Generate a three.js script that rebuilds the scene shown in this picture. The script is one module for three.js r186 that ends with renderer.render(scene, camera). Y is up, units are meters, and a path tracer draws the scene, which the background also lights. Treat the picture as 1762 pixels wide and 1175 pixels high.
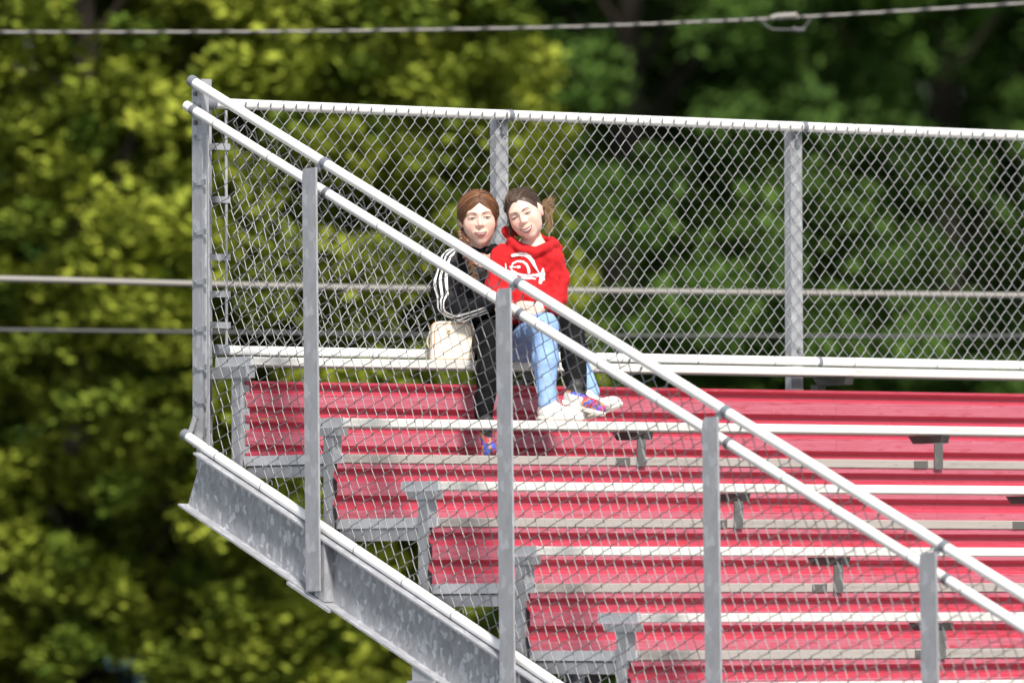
import * as THREE from 'three';
import { mergeGeometries, mergeVertices, toCreasedNormals } from 'three/addons/utils/BufferGeometryUtils.js';
import { ImprovedNoise } from 'three/addons/math/ImprovedNoise.js';

// ------------------------------------------------------------------ camera, sky, sun, exposure
const scene = new THREE.Scene();
const FOC = 15000, IW = 1762, IH = 1175;                    // long telephoto lens, in photograph pixels
const yaw = THREE.MathUtils.degToRad(37.2301), pit = THREE.MathUtils.degToRad(1.8248), rol = THREE.MathUtils.degToRad(-0.21146);
const camPos = new THREE.Vector3(-21.787, 1.707, 30.521);
const camF = new THREE.Vector3(Math.sin(yaw) * Math.cos(pit), Math.sin(pit), -Math.cos(yaw) * Math.cos(pit));
const camR0 = new THREE.Vector3().crossVectors(camF, new THREE.Vector3(0, 1, 0)).normalize();
const camU0 = new THREE.Vector3().crossVectors(camR0, camF);
const camR = camR0.clone().multiplyScalar(Math.cos(rol)).addScaledVector(camU0, Math.sin(rol));
const camU = camU0.clone().multiplyScalar(Math.cos(rol)).addScaledVector(camR0, -Math.sin(rol));
const camera = new THREE.PerspectiveCamera(2 * THREE.MathUtils.radToDeg(Math.atan(IH / 2 / FOC)), IW / IH, 1, 2500);
camera.position.copy(camPos); camera.up.copy(camU); camera.lookAt(camPos.clone().add(camF));
camera.focus = 37.6; camera.userData.fStop = 2.5;
const renderer = new THREE.WebGLRenderer({ antialias: true });
renderer.setSize(1024, 682);
renderer.toneMapping = THREE.LinearToneMapping;
renderer.toneMappingExposure = 1.74;
renderer.shadowMap.enabled = true;

const sunEl = THREE.MathUtils.degToRad(47), sunAz = THREE.MathUtils.degToRad(-22);   // seen from the stand: up, and left of straight ahead
const sunDir = new THREE.Vector3(Math.sin(sunAz) * Math.cos(sunEl), Math.sin(sunEl), Math.cos(sunAz) * Math.cos(sunEl));
// bright sky with thin high cloud, computed in all directions
{ const w = 512, h = 256, d = new Float32Array(w * h * 4), nz = new ImprovedNoise();
  for (let j = 0; j < h; j++) for (let i = 0; i < w; i++) {
    const el = ((j + .5) / h - .5) * Math.PI, az = ((i + .5) / w - .5) * 2 * Math.PI, dir = [Math.cos(el) * Math.cos(az), Math.sin(el), Math.cos(el) * Math.sin(az)];
    const up = Math.max(dir[1], 0), q = 1 / (up + .25); let c = 0, a = .5, f = 1.1; for (let o = 0; o < 5; o++) { c += a * nz.noise(dir[0] * q * f, up * f, dir[2] * q * f + 7.3); a *= .5; f *= 2.1; }
    const cl = Math.min(1, Math.max(0, .62 + 1.5 * c)), t = Math.pow(1 - up, 3); const blue = [.36 + .34 * t, .54 + .28 * t, .90 + .06 * t], white = [1.12, 1.12, 1.13];
    const k = (j * w + i) * 4; for (let n = 0; n < 3; n++) d[k + n] = (blue[n] * (1 - cl) + white[n] * cl) * (dir[1] < 0 ? .55 : 1); d[k + 3] = 1; }
  const t = new THREE.DataTexture(d, w, h, THREE.RGBAFormat, THREE.FloatType); t.mapping = THREE.EquirectangularReflectionMapping; t.magFilter = t.minFilter = THREE.LinearFilter; t.needsUpdate = true; scene.background = t; scene.environment = t; }
scene.backgroundIntensity = .44; scene.environmentIntensity = .44;
const sun = new THREE.DirectionalLight(0xfff6ea, 3.8);
sun.position.copy(sunDir).multiplyScalar(80); sun.castShadow = true; sun.shadow.radius = 15;
sun.shadow.mapSize.set(4096, 4096);
Object.assign(sun.shadow.camera, { left: -45, right: 45, top: 45, bottom: -45, near: 1, far: 220 });
scene.add(sun, sun.target);

// ------------------------------------------------------------------ helpers
const V = (x = 0, y = 0, z = 0) => new THREE.Vector3(x, y, z);
function rng(seed) { let a = seed >>> 0; return () => { a = (a + 0x6D2B79F5) | 0; let t = Math.imul(a ^ (a >>> 15), 1 | a); t = (t + Math.imul(t ^ (t >>> 7), 61 | t)) ^ t; return ((t ^ (t >>> 14)) >>> 0) / 4294967296; }; }
const lerp = (a, b, t) => a + (b - a) * t, clamp = (x, a = 0, b = 1) => Math.min(b, Math.max(a, x));
const sstep = (a, b, x) => { const t = clamp((x - a) / (b - a)); return t * t * (3 - 2 * t); };
const perlin = new ImprovedNoise();
const noise = (x, y, z = 0) => perlin.noise(x, y, z);
function fbm(x, y, z = 0, o = 4) { let s = 0, a = .5; for (let i = 0; i < o; i++) { s += a * noise(x, y, z); x *= 2.03; y *= 2.03; z *= 2.03; a *= .5; } return s; }
/** the place that lies `depth` metres from the lens in the direction of a point of the photograph */
function at(px, py, depth) { return camPos.clone().addScaledVector(camF, depth).addScaledVector(camR, (px - IW / 2) / FOC * depth).addScaledVector(camU, -(py - IH / 2) / FOC * depth); }
const taken = {};
function numbered(n) { const k = (taken[n] = (taken[n] ?? -1) + 1); return k ? n + '_' + String(k).padStart(3, '0') : n; }
function thing(name, label, category, group, pos = [0, 0, 0]) { const g = new THREE.Group(); g.name = numbered(name); g.position.set(...pos); g.userData = { label, category }; if (group) g.userData.group = group; scene.add(g); return g; }
function part(name, geo, mat, parent, extra) { const m = new THREE.Mesh(geo, mat); m.name = name; m.castShadow = m.receiveShadow = true; if (extra) Object.assign(m.userData, extra); parent.add(m); return m; }
function single(name, geo, mat, label, category, group) { const m = new THREE.Mesh(geo, mat); m.name = numbered(name); m.castShadow = m.receiveShadow = true; m.userData = { label, category }; if (group) m.userData.group = group; scene.add(m); return m; }
function setting(name, geo, mat) { const m = new THREE.Mesh(geo, mat); m.name = name; m.userData = { kind: 'structure' }; m.castShadow = m.receiveShadow = true; scene.add(m); return m; }
/** uv in metres from the face's own main direction */
function metricUV(g) {
  g = g.index ? g.toNonIndexed() : g; g.computeVertexNormals();
  const p = g.attributes.position, n = g.attributes.normal, uv = new Float32Array(p.count * 2);
  for (let i = 0; i < p.count; i++) { const ax = Math.abs(n.getX(i)), ay = Math.abs(n.getY(i)), az = Math.abs(n.getZ(i)); const x = p.getX(i), y = p.getY(i), z = p.getZ(i);
    const [u, v] = ax >= ay && ax >= az ? [z, y] : ay >= az ? [x, z] : [x, y]; uv[2 * i] = u; uv[2 * i + 1] = v; }
  g.setAttribute('uv', new THREE.BufferAttribute(uv, 2)); return g;
}
const box = (x0, x1, y0, y1, z0, z1) => { const g = new THREE.BoxGeometry(x1 - x0, y1 - y0, z1 - z0); g.translate((x0 + x1) / 2, (y0 + y1) / 2, (z0 + z1) / 2); return g; };
const mbox = (...a) => metricUV(box(...a));
const join = gs => mergeGeometries(gs.map(g => { const h = g.index ? g.toNonIndexed() : g; for (const k of Object.keys(h.attributes)) if (!['position', 'normal', 'uv'].includes(k)) h.deleteAttribute(k); return h; }));
/** a closed outline [z, y] swept along x */
function extrudeX(out, x0, x1, capped = true) {
  const v2 = o => o.map(([z, y]) => new THREE.Vector2(z, y)); if (THREE.ShapeUtils.area(v2(out)) < 0) out = out.slice().reverse();
  const P = [], N = [], U = []; let len = 0;
  for (let i = 0; i < out.length; i++) {
    const [z0, y0] = out[i], [z1, y1] = out[(i + 1) % out.length]; const l = Math.hypot(z1 - z0, y1 - y0); if (l < 1e-9) continue;
    const nz = (y1 - y0) / l, ny = -(z1 - z0) / l;
    const q = [[x0, y0, z0, len], [x1, y0, z0, len], [x1, y1, z1, len + l], [x0, y1, z1, len + l]];
    for (const k of [0, 1, 2, 0, 2, 3]) { P.push(q[k][0], q[k][1], q[k][2]); N.push(0, ny, nz); U.push(q[k][0], q[k][3]); }
    len += l;
  }
  if (capped) { const tri = THREE.ShapeUtils.triangulateShape(v2(out), []);
    for (const [x, s] of [[x0, 1], [x1, -1]]) for (const t of tri) for (const k of s > 0 ? t : [t[0], t[2], t[1]]) { const [z, y] = out[k]; P.push(x, y, z); N.push(-s, 0, 0); U.push(z, y); } }
  const g = new THREE.BufferGeometry();
  g.setAttribute('position', new THREE.Float32BufferAttribute(P, 3)); g.setAttribute('normal', new THREE.Float32BufferAttribute(N, 3)); g.setAttribute('uv', new THREE.Float32BufferAttribute(U, 2));
  return g;
}
/** rectangle outline with rounded corners, [z, y] */
function roundRect(z0, z1, y0, y1, r, s = 3) { const o = []; for (const [cz, cy, a] of [[z1 - r, y0 + r, -Math.PI / 2], [z1 - r, y1 - r, 0], [z0 + r, y1 - r, Math.PI / 2], [z0 + r, y0 + r, Math.PI]]) for (let i = 0; i <= s; i++) { const t = a + i / s * Math.PI / 2; o.push([cz + Math.cos(t) * r, cy + Math.sin(t) * r]); } return o; }
/** a tube through points; radius may be a number or a function of 0..1 */
function sweep(pts, r, sides = 10, caps = true) {
  const P = [], N = [], U = [], I = []; const n = pts.length; let len = 0; let up = null;
  for (let i = 0; i < n; i++) {
    const t = V().subVectors(pts[Math.min(i + 1, n - 1)], pts[Math.max(i - 1, 0)]).normalize();
    if (!up) { up = Math.abs(t.y) > .9 ? V(1, 0, 0) : V(0, 1, 0); } up.addScaledVector(t, -up.dot(t)).normalize();
    const s = V().crossVectors(t, up); if (i) len += pts[i].distanceTo(pts[i - 1]);
    const rr = typeof r === 'function' ? r(i / (n - 1)) : r;
    for (let k = 0; k <= sides; k++) { const a = k / sides * Math.PI * 2, c = Math.cos(a), d = Math.sin(a); const nx = up.x * c + s.x * d, ny = up.y * c + s.y * d, nz = up.z * c + s.z * d;
      P.push(pts[i].x + nx * rr, pts[i].y + ny * rr, pts[i].z + nz * rr); N.push(nx, ny, nz); U.push(k / sides * 2 * Math.PI * rr, len); }
  }
  const w = sides + 1;
  for (let i = 0; i < n - 1; i++) for (let k = 0; k < sides; k++) { const a = i * w + k; I.push(a, a + 1, a + w, a + 1, a + w + 1, a + w); }
  if (caps) for (const [i, s] of [[0, -1], [n - 1, 1]]) { const t = V().subVectors(pts[Math.min(i + 1, n - 1)], pts[Math.max(i - 1, 0)]).normalize().multiplyScalar(s); const c = P.length / 3; P.push(pts[i].x, pts[i].y, pts[i].z); N.push(t.x, t.y, t.z); U.push(0, 0);
    for (let k = 0; k <= sides; k++) { const q = (i * w + k) * 3; P.push(P[q], P[q + 1], P[q + 2]); N.push(t.x, t.y, t.z); U.push(0, 0); }
    for (let k = 0; k < sides; k++) s < 0 ? I.push(c, c + 2 + k, c + 1 + k) : I.push(c, c + 1 + k, c + 2 + k); }
  const g = new THREE.BufferGeometry(); g.setAttribute('position', new THREE.Float32BufferAttribute(P, 3)); g.setAttribute('normal', new THREE.Float32BufferAttribute(N, 3)); g.setAttribute('uv', new THREE.Float32BufferAttribute(U, 2)); g.setIndex(I); return g;
}
const pipe = (a, b, r, sides = 20) => sweep([a, b], r, sides);
/** a band of width w round a pipe at c with direction d */
function ring(c, d, r, w, t = .004, sides = 20) { const D = d.clone().normalize(); return sweep([c.clone().addScaledVector(D, -w / 2), c.clone().addScaledVector(D, w / 2)], r + t, sides); }
/** thin wire loop round a pipe */
function wireLoop(c, d, R, r, n = 18) { const D = d.clone().normalize(), u = V(0, 1, 0).addScaledVector(D, -D.y).normalize(), s = V().crossVectors(D, u); const p = []; for (let i = 0; i <= n; i++) { const a = i / n * Math.PI * 2; p.push(c.clone().addScaledVector(u, Math.cos(a) * R).addScaledVector(s, Math.sin(a) * R).addScaledVector(D, (i / n - .5) * r * 2)); } return sweep(p, r, 5, false); }
function orient(g, pos, quat, scale = 1) { g.applyMatrix4(new THREE.Matrix4().compose(pos, quat, V(scale, scale, scale))); return g; }

// ------------------------------------------------------------------ procedural textures
function dataTex(w, h, fn, srgb = true, rep = [1, 1]) {
  const d = new Uint8Array(w * h * 4);
  for (let y = 0; y < h; y++) for (let x = 0; x < w; x++) { const c = fn(x / w, y / h, x, y), i = (y * w + x) * 4; d[i] = clamp(c[0], 0, 255); d[i + 1] = clamp(c[1], 0, 255); d[i + 2] = clamp(c[2], 0, 255); d[i + 3] = 255; }
  const t = new THREE.DataTexture(d, w, h); t.wrapS = t.wrapT = THREE.RepeatWrapping; t.magFilter = THREE.LinearFilter; t.minFilter = THREE.LinearMipmapLinearFilter; t.generateMipmaps = true; if (srgb) t.colorSpace = THREE.SRGBColorSpace; t.repeat.set(...rep); t.needsUpdate = true; return t;
}
const tileNoise = (u, v, n, seed, o = 4) => { let s = 0, a = .5, f = n; for (let i = 0; i < o; i++) { const x = u * f, y = v * f; // blend of four shifted copies keeps the tile seamless
    const fx = u, fy = v; s += a * (noise(x, y, seed + i) * (1 - fx) * (1 - fy) + noise(x - f, y, seed + i) * fx * (1 - fy) + noise(x, y - f, seed + i) * (1 - fx) * fy + noise(x - f, y - f, seed + i) * fx * fy); f *= 2; a *= .5; } return s; };
// hot-dip galvanised steel: grey crystals, some of them pale flakes
const galvCells = (() => { const R = rng(7), G = 36, GY = 22, pts = []; for (let j = 0; j < GY; j++) for (let i = 0; i < G; i++) pts.push([(i + R()) / G, (j + R()) / GY, R(), R()]); return { G, GY, pts }; })();
const galvTex = dataTex(512, 512, (u, v) => {
  const { G, GY, pts } = galvCells; const wu = u + .018 * noise(u * 22, v * 22, 1), wv = v + .03 * noise(u * 18, v * 18, 5); let best = 9, id = null; const ci = Math.floor(wu * G), cj = Math.floor(wv * GY);
  for (let j = -1; j <= 1; j++) for (let i = -1; i <= 1; i++) { const a = ((ci + i) % G + G) % G, b = ((cj + j) % GY + GY) % GY, p = pts[b * G + a]; let dx = wu - p[0], dy = wv - p[1]; dx -= Math.round(dx); dy -= Math.round(dy); const d = dx * dx * (G * G) + dy * dy * (GY * GY) * .8; if (d < best) { best = d; id = p; } }
  const flake = id[2] > .82 && best < .32 ? 17 : 0; const s = 168 + 9 * (id[3] - .5) + flake + 20 * tileNoise(u, v, 5, 3) + 10 * tileNoise(u, v, 40, 8, 2); return [s * .985, s, s * 1.035];
});
const beamTex = dataTex(512, 512, (u, v) => {
  const { G, GY, pts } = galvCells; const wu = u + .02 * noise(u * 26, v * 26, 1), wv = v + .035 * noise(u * 20, v * 20, 5); let best = 9, id = null; const ci = Math.floor(wu * G), cj = Math.floor(wv * GY);
  for (let j = -1; j <= 1; j++) for (let i = -1; i <= 1; i++) { const a = ((ci + i) % G + G) % G, b = ((cj + j) % GY + GY) % GY, p = pts[b * G + a]; let dx = wu - p[0], dy = wv - p[1]; dx -= Math.round(dx); dy -= Math.round(dy); const d = dx * dx * (G * G) + dy * dy * (GY * GY) * .8; if (d < best) { best = d; id = p; } }
  const flake = id[2] > .66 && best < .40 ? 16 + 26 * id[3] : 0; const s = 158 + 18 * (id[3] - .5) + flake + 24 * tileNoise(u, v, 5, 3) + 14 * tileNoise(u, v, 40, 8, 2); return [s * .985, s, s * 1.035];
}, true, [1.4, 1.4]);
const galvRough = dataTex(256, 256, (u, v) => { const s = 122 + 60 * tileNoise(u, v, 8, 30) + 25 * tileNoise(u, v, 50, 12, 2); return [s, s, s]; }, false);
// faded red paint: long streaks and small scuffs that follow the boards
const redPaint = (dr, dg) => dataTex(1024, 256, (u, v) => {
  const st = tileNoise(u * 1, v * 6, 6, 2) * .6 + noise(u * 30, v * 160, 4) * .12; const blot = tileNoise(u, v, 9, 17); const scuff = clamp((tileNoise(u, v * 1.0, 26, 40) - .10) * 6);
  let r = 172 + dr + 34 * st, g = 64 + dg + 46 * st, b = 83 + dg + 48 * st; const k = clamp((blot - .12) * 3); r = lerp(r, 168, k * .7); g = lerp(g, 22, k * .7); b = lerp(b, 34, k * .7); r = lerp(r, 160, scuff * .5); g = lerp(g, 22, scuff * .5); b = lerp(b, 34, scuff * .5);
  const sp = clamp((noise(u * 170, v * 60, 31) - .62) * 12); r = lerp(r, 226, sp * .7); g = lerp(g, 205, sp * .7); b = lerp(b, 205, sp * .7); const drip = clamp((tileNoise(u * 1, v * .25, 22, 140) - .16) * 4) * .35; r = lerp(r, 150, drip); g = lerp(g, 34, drip); b = lerp(b, 48, drip);
  return [r, g, b];
}, true, [1 / 2.6, 1 / .33]);
const redTex = redPaint(0, 0), redPaleSheen = redPaint(16, 36);  // paler copy for the ribs: their pinkish highlights are put into the colour
const redBump = dataTex(32, 512, (u, v, x, y) => { const s = (y % 8) < 4 ? 180 : 70; return [s, s, s]; }, false, [1, 1 / .33]);
const aluTex = dataTex(512, 128, (u, v) => { const s = 214 + 14 * tileNoise(u, v * 2, 5, 60) + 8 * noise(u * 8, v * 90, 6) - 34 * clamp((tileNoise(u, v, 30, 77) - .16) * 4) - 22 * clamp((tileNoise(u, v, 9, 177) - .12) * 4); return [s, s, s * .985]; }, true, [1 / 1.7, 1 / .3]);
const railTex = dataTex(256, 256, (u, v) => { const s = 236 + 8 * tileNoise(u, v, 6, 90) - 20 * clamp((tileNoise(u, v, 34, 95) - .25) * 4); return [s, s, s]; }, true, [3, 1]);

// ------------------------------------------------------------------ materials
const std = (o) => new THREE.MeshStandardMaterial(o);
const M = {
  galv: std({ map: galvTex, roughnessMap: galvRough, roughness: 1, metalness: .35 }),
  galvDull: std({ map: galvTex, color: 0x96958f, roughnessMap: galvRough, roughness: 1, metalness: .3 }),
  beam: std({ map: beamTex, roughnessMap: galvRough, roughness: 1, metalness: .35 }),
  galvPlain: std({ color: 0x8b8f95, roughness: .5, metalness: .35 }),
  wire: std({ color: 0x85878a, roughness: .45, metalness: .5 }),
  rail: std({ map: railTex, roughness: .42, metalness: .1 }),
  alu: std({ map: aluTex, roughness: .5, metalness: .12 }),
  cap: std({ color: 0xc9ccd2, roughness: .55, metalness: .15 }),
  tread: std({ map: aluTex, color: 0xc4bdbb, roughness: .55, metalness: .12 }),
  red: new THREE.MeshPhysicalMaterial({ map: redTex, roughness: .36, sheen: .8, sheenRoughness: .4, sheenColor: new THREE.Color(0xf6c0d4) }),
  redRib: std({ map: redPaleSheen, roughness: .44, bumpMap: redBump, bumpScale: .004 }),
  clamp: std({ color: 0x7d828a, roughness: .5, metalness: .4 }),
  bolt: std({ color: 0x6d6a68, roughness: .45, metalness: .5 }),
  rubber: std({ color: 0x1a1a1b, roughness: .8 }),
  cable: std({ color: 0x4a4a4b, roughness: .6 }),
  cableGrey: std({ color: 0x8d8a86, roughness: .55 }),
};
// ------------------------------------------------------------------ ground
const GROUND = -0.3;
{ const R = rng(3); const t = dataTex(256, 256, (u, v) => { const s = tileNoise(u, v, 8, 101), q = tileNoise(u, v, 40, 111, 2); return [70 + 40 * s + 30 * q, 92 + 44 * s + 34 * q, 44 + 22 * s + 18 * q]; }, true, [400, 400]);
  const g = new THREE.PlaneGeometry(1600, 1600); g.rotateX(-Math.PI / 2); g.translate(0, GROUND, 0); setting('ground', g, std({ map: t, roughness: 1 }));
  const a = dataTex(256, 256, (u, v) => { const s = 78 + 26 * tileNoise(u, v, 10, 151) + 36 * tileNoise(u, v, 60, 161, 2); return [s * 1.03, s, s * .96]; }, true, [14, 14]);
  const pg = new THREE.PlaneGeometry(70, 60); pg.rotateX(-Math.PI / 2); pg.translate(4, GROUND + .004, 8); setting('added_dark_pad', pg, std({ map: a, roughness: .95 })); }  // unseen dark pad, added to cut the green bounce from the grass

// ------------------------------------------------------------------ the bleacher
const RUN = .6735, RISE = .278, ROWS = 8, XEND = 6.74, SEAT0 = 2.84, TREAD0 = 2.41;
const zRow = i => (i - 1) * RUN, seatY = i => SEAT0 - (i - 1) * RISE, treadY = i => TREAD0 - (i - 1) * RISE;
const BAYS = [1.6, 3.288, 4.976, 6.664];                    // x of the inner supports
const ordinal = ['topmost', 'second', 'third', 'fourth', 'fifth', 'sixth', 'seventh', 'eighth'];
const beamTop = z => 2.427 - .405 * (z + .216), railL = z => 2.513 - .405 * (z + .37), railM = z => 3.586 - .4087 * (z - .511), railU = z => 3.638 - .4087 * (z - .68);
const trapezoid = (x, z0, z1, y) => extrudeX([[z0, y], [z0 + .035, y - .034], [z1 - .012, y - .034], [z1, y]], x - .024, x + .024);
/** steel angle standing upright: web in the side plane, flange looking to the front */
function uprightAngle(x, zf, y0, y1, w = .066, f = .048, t = .006) { return join([mbox(x, x + t, y0, y1, zf - w, zf - t), mbox(x, x + f, y0, y1, zf - t, zf)]); }

for (let i = 1; i <= ROWS; i++) {
  const z = zRow(i), y = seatY(i), th = .037;
  const seat = thing('bench_seat', i === 1 ? 'topmost white bench plank where the two girls sit' : `${ordinal[i - 1]} white bench plank from the top of the red bleacher`, 'bench', 'bleacher bench planks');
  const cuts = [0, ...(i % 2 ? [BAYS[2] + .4] : [BAYS[1] + .25 + .3 * (i % 3)]), XEND];
  for (let k = 0; k + 1 < cuts.length; k++) part('plank', extrudeX(roundRect(z - .258, z, y - th, y, .005), cuts[k] + (k ? .0015 : 0), cuts[k + 1] - .0015), M.alu, seat);
  part('end_cap', extrudeX(roundRect(z - .2605, z + .0025, y - th - .0025, y + .0025, .005), -.011, .0005), M.cap, seat);
  // end support
  const zf = z - .061, by = y - th - .0035;
  part('support_leg', uprightAngle(-.02, zf, Math.max(GROUND, beamTop(zf - .03) - .01), by - .034), M.galv, seat);
  part('bracket', i === 1 ? mbox(-.026, .022, by - .05, by, -.345, -.012) : metricUV(trapezoid(0, z - .215, z - .004, by)), M.galv, seat);
  for (const x of BAYS) {
    const zz = i === 1 ? z - .15 : z - .0045;
    part('support_leg', uprightAngle(x - .024, i === 1 ? zz : zz + .0065, i === 1 ? treadY(1) - .25 : treadY(i - 1) - .0405, by - .034, i === 1 ? .05 : .006, .047), M.galvDull, seat);
    part('bracket', metricUV(trapezoid(x + .07, z - .27, z - .034, by)), M.galvDull, seat);
  }
}
// footboards: three planks deep, in lengths that meet beside the supports
for (let i = 1; i <= ROWS; i++) {
  const y = treadY(i), z0 = zRow(i) - .045, z1 = zRow(i + 1) - .008, th = .038, w = (z1 - z0 - .012) / 3;
  const tread = thing('footboard', `${ordinal[i - 1]} footboard from the top, white planks behind the next bench`, 'footboard', 'bleacher footboards');
  const xs = [-.004, ...BAYS.map(x => x - .058), XEND];
  for (let k = 0; k < 3; k++) { const a = z0 + k * (w + .006); for (let b = 0; b + 1 < xs.length; b++) if (xs[b + 1] - xs[b] > .03) part('plank', extrudeX(roundRect(a, a + w, y - th, y, .004, 2), xs[b] + .002, xs[b + 1] - .002), M.tread, tread);
    part('end_cap', extrudeX(roundRect(a - .001, a + w + .001, y - th - .002, y + .002, .004, 2), -.012, -.0035), M.cap, tread); }
  for (const x of BAYS) part('dark_plate', mbox(x - .138, x - .062, y - th + .003, y - .004, z1 + .0005, z1 + .003), M.bolt, tread);  // small dark plate on the front edge, left of each inner support
  part('support_angle', join([mbox(-.008, -.002, y - th - .056, y - th - .003, z0 + .02, z1 - .06), mbox(-.008, .045, y - th - .009, y - th - .003, z0 + .02, z1 - .06)]), M.galv, tread);
  for (const x of BAYS) part('support_angle', mbox(x - .02, x + .02, y - th - .053, y - th - .003, z0 + .03, z1 - .08), M.galv, tread);
}
// red risers: folded boards with grooves and fine ribs
function riserGeos(y1, zp, prof, x0, x1) {
  const D = .024, T = .0025, P = prof.map(([h, d]) => [zp - d * D, y1 - h]);
  const rib = [], plain = [];
  for (let k = 0; k + 1 < P.length; k++) { const a = P[k], b = P[k + 1]; const flat = prof[k][1] === 0 && prof[k + 1][1] === 0 && prof[k + 1][0] - prof[k][0] > .02; (flat ? rib : plain).push(extrudeX([a, b, [b[0] - T, b[1]], [a[0] - T, a[1]]], x0, x1)); }
  return [plain.length ? join(plain) : null, rib.length ? join(rib) : null];
}
const profTop = [[0, 0], [.012, 0], [.028, 1], [.042, 1], [.055, 0], [.110, 0], [.126, 1], [.139, 1], [.151, 0], [.1615, 0]];
const profRow = [[0, 0], [.022, 0], [.036, 1], [.060, 1], [.078, 0], [.136, 0], [.153, 1], [.179, 1], [.196, 0], [.238, 0]];
for (let i = 1; i <= ROWS; i++) {
  const riser = thing('riser', i === 1 ? 'tall double red corrugated riser under the topmost bench' : `${ordinal[i - 1]} red corrugated riser from the top of the bleacher`, 'riser', 'red bleacher risers');
  const zp = zRow(i) - (i === 1 ? .052 : .0135), xs0 = i === 1 ? .004 : -.03;
  const boards = i === 1 ? [[TREAD0 + .327, profTop], [TREAD0 + .1635, profTop]] : [[treadY(i) + .2385, profRow]];
  for (const [y1, prof] of boards) for (const [a, b] of [[xs0, 3.29], [3.2915, XEND]]) {
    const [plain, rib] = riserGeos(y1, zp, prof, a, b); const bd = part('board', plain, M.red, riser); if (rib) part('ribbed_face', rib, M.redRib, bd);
  }
  part('back_strip', mbox(.006, .03, treadY(i) + .004, treadY(i) + .232, zp - .06, zp - .027), M.rubber, riser);
}
// sloping steel stringer at the end of the rows
{
  const zA = -.345, zB = 5.55, n = .405, d = V(0, -n, 1).normalize(), H = .275;
  const st = thing('stringer_beam', 'sloping galvanised steel beam under the left end of the rows', 'beam');
  const slab = (x0, x1, top, bot, za, zb, cut = 0) => { const pts = [[za + cut * top, beamTop(za + cut * top) - top], [zb, beamTop(zb) - top], [zb, beamTop(zb) - bot], [za + cut * bot, beamTop(za + cut * bot) - bot]]; return metricUV(extrudeX(pts, x0, x1)); };
  const sq = .0;
  part('web', slab(-.103, -.097, .008, H - .008, zA + .12, zB, -.42), M.beam, st);
  part('top_flange', slab(-.155, -.045, 0, .009, zA + .12, zB), M.galv, st);
  part('bottom_flange', slab(-.155, -.045, H - .009, H, zA + .12 - .42 * H, zB), M.galv, st);
  for (const z of [.66, 2.02, 3.38]) { part('stiffener', metricUV(extrudeX([[z, beamTop(z) - .01], [z + .07, beamTop(z + .07) - .01], [z + .07, beamTop(z + .07) - .262], [z, beamTop(z) - .262]], -.15, -.1035)), M.galv, st); }
  part('splice', slab(-.168, -.04, H, H + .012, .48, .78), M.galv, st);
  // a second stringer far along the rows, seen through the gaps
  for (const x of BAYS) { const s2 = thing('stringer_beam', 'sloping steel beam in the shade beneath the red rows', 'beam', 'inner stringer beams'); const zI = -.1;
    const sl = (x0, x1, t, b) => { const o = .12; return metricUV(extrudeX([[zI, beamTop(zI) - t - o], [zB, beamTop(zB) - t - o], [zB, beamTop(zB) - b - o], [zI, beamTop(zI) - b - o]], x0, x1)); };
    part('web', sl(x - .003, x + .003, .008, .24), M.galv, s2); part('top_flange', sl(x - .05, x + .05, 0, .009), M.galv, s2); part('bottom_flange', sl(x - .05, x + .05, .24, .249), M.galv, s2); }
  // columns
  const col = (x, z, label) => { const c = thing('support_column', label, 'column', 'steel columns under the stringers'); const y1 = beamTop(z) - (x < 0 ? H : .37) - .045; part('cap_plate', mbox(x - .07, x + .07, y1, y1 + .012, z - .09, z + .09), M.galv, c);
    part('shaft', join([mbox(x - .05, x + .05, GROUND, y1, z - .075, z - .067), mbox(x - .05, x + .05, GROUND, y1, z + .067, z + .075), mbox(x - .003, x + .003, GROUND, y1, z - .067, z + .067)]), M.galv, c); part('base_plate', mbox(x - .1, x + .1, GROUND, GROUND + .02, z - .12, z + .12), M.galv, c);
    part('shim', metricUV(extrudeX([[z - .08, y1 + .012], [z + .08, y1 + .012], [z + .08, beamTop(z + .08) - (x < 0 ? H : .37) - .001], [z - .08, beamTop(z - .08) - (x < 0 ? H : .37) - .001]], x - .05, x + .05)), M.galv, c); };
  col(-.1, 1.43, 'galvanised column under the outer sloping beam'); for (const x of BAYS) { col(x, .25, 'steel column in the shade beneath the red rows'); col(x, 3.6, 'steel column in the shade beneath the red rows'); }
}

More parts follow.
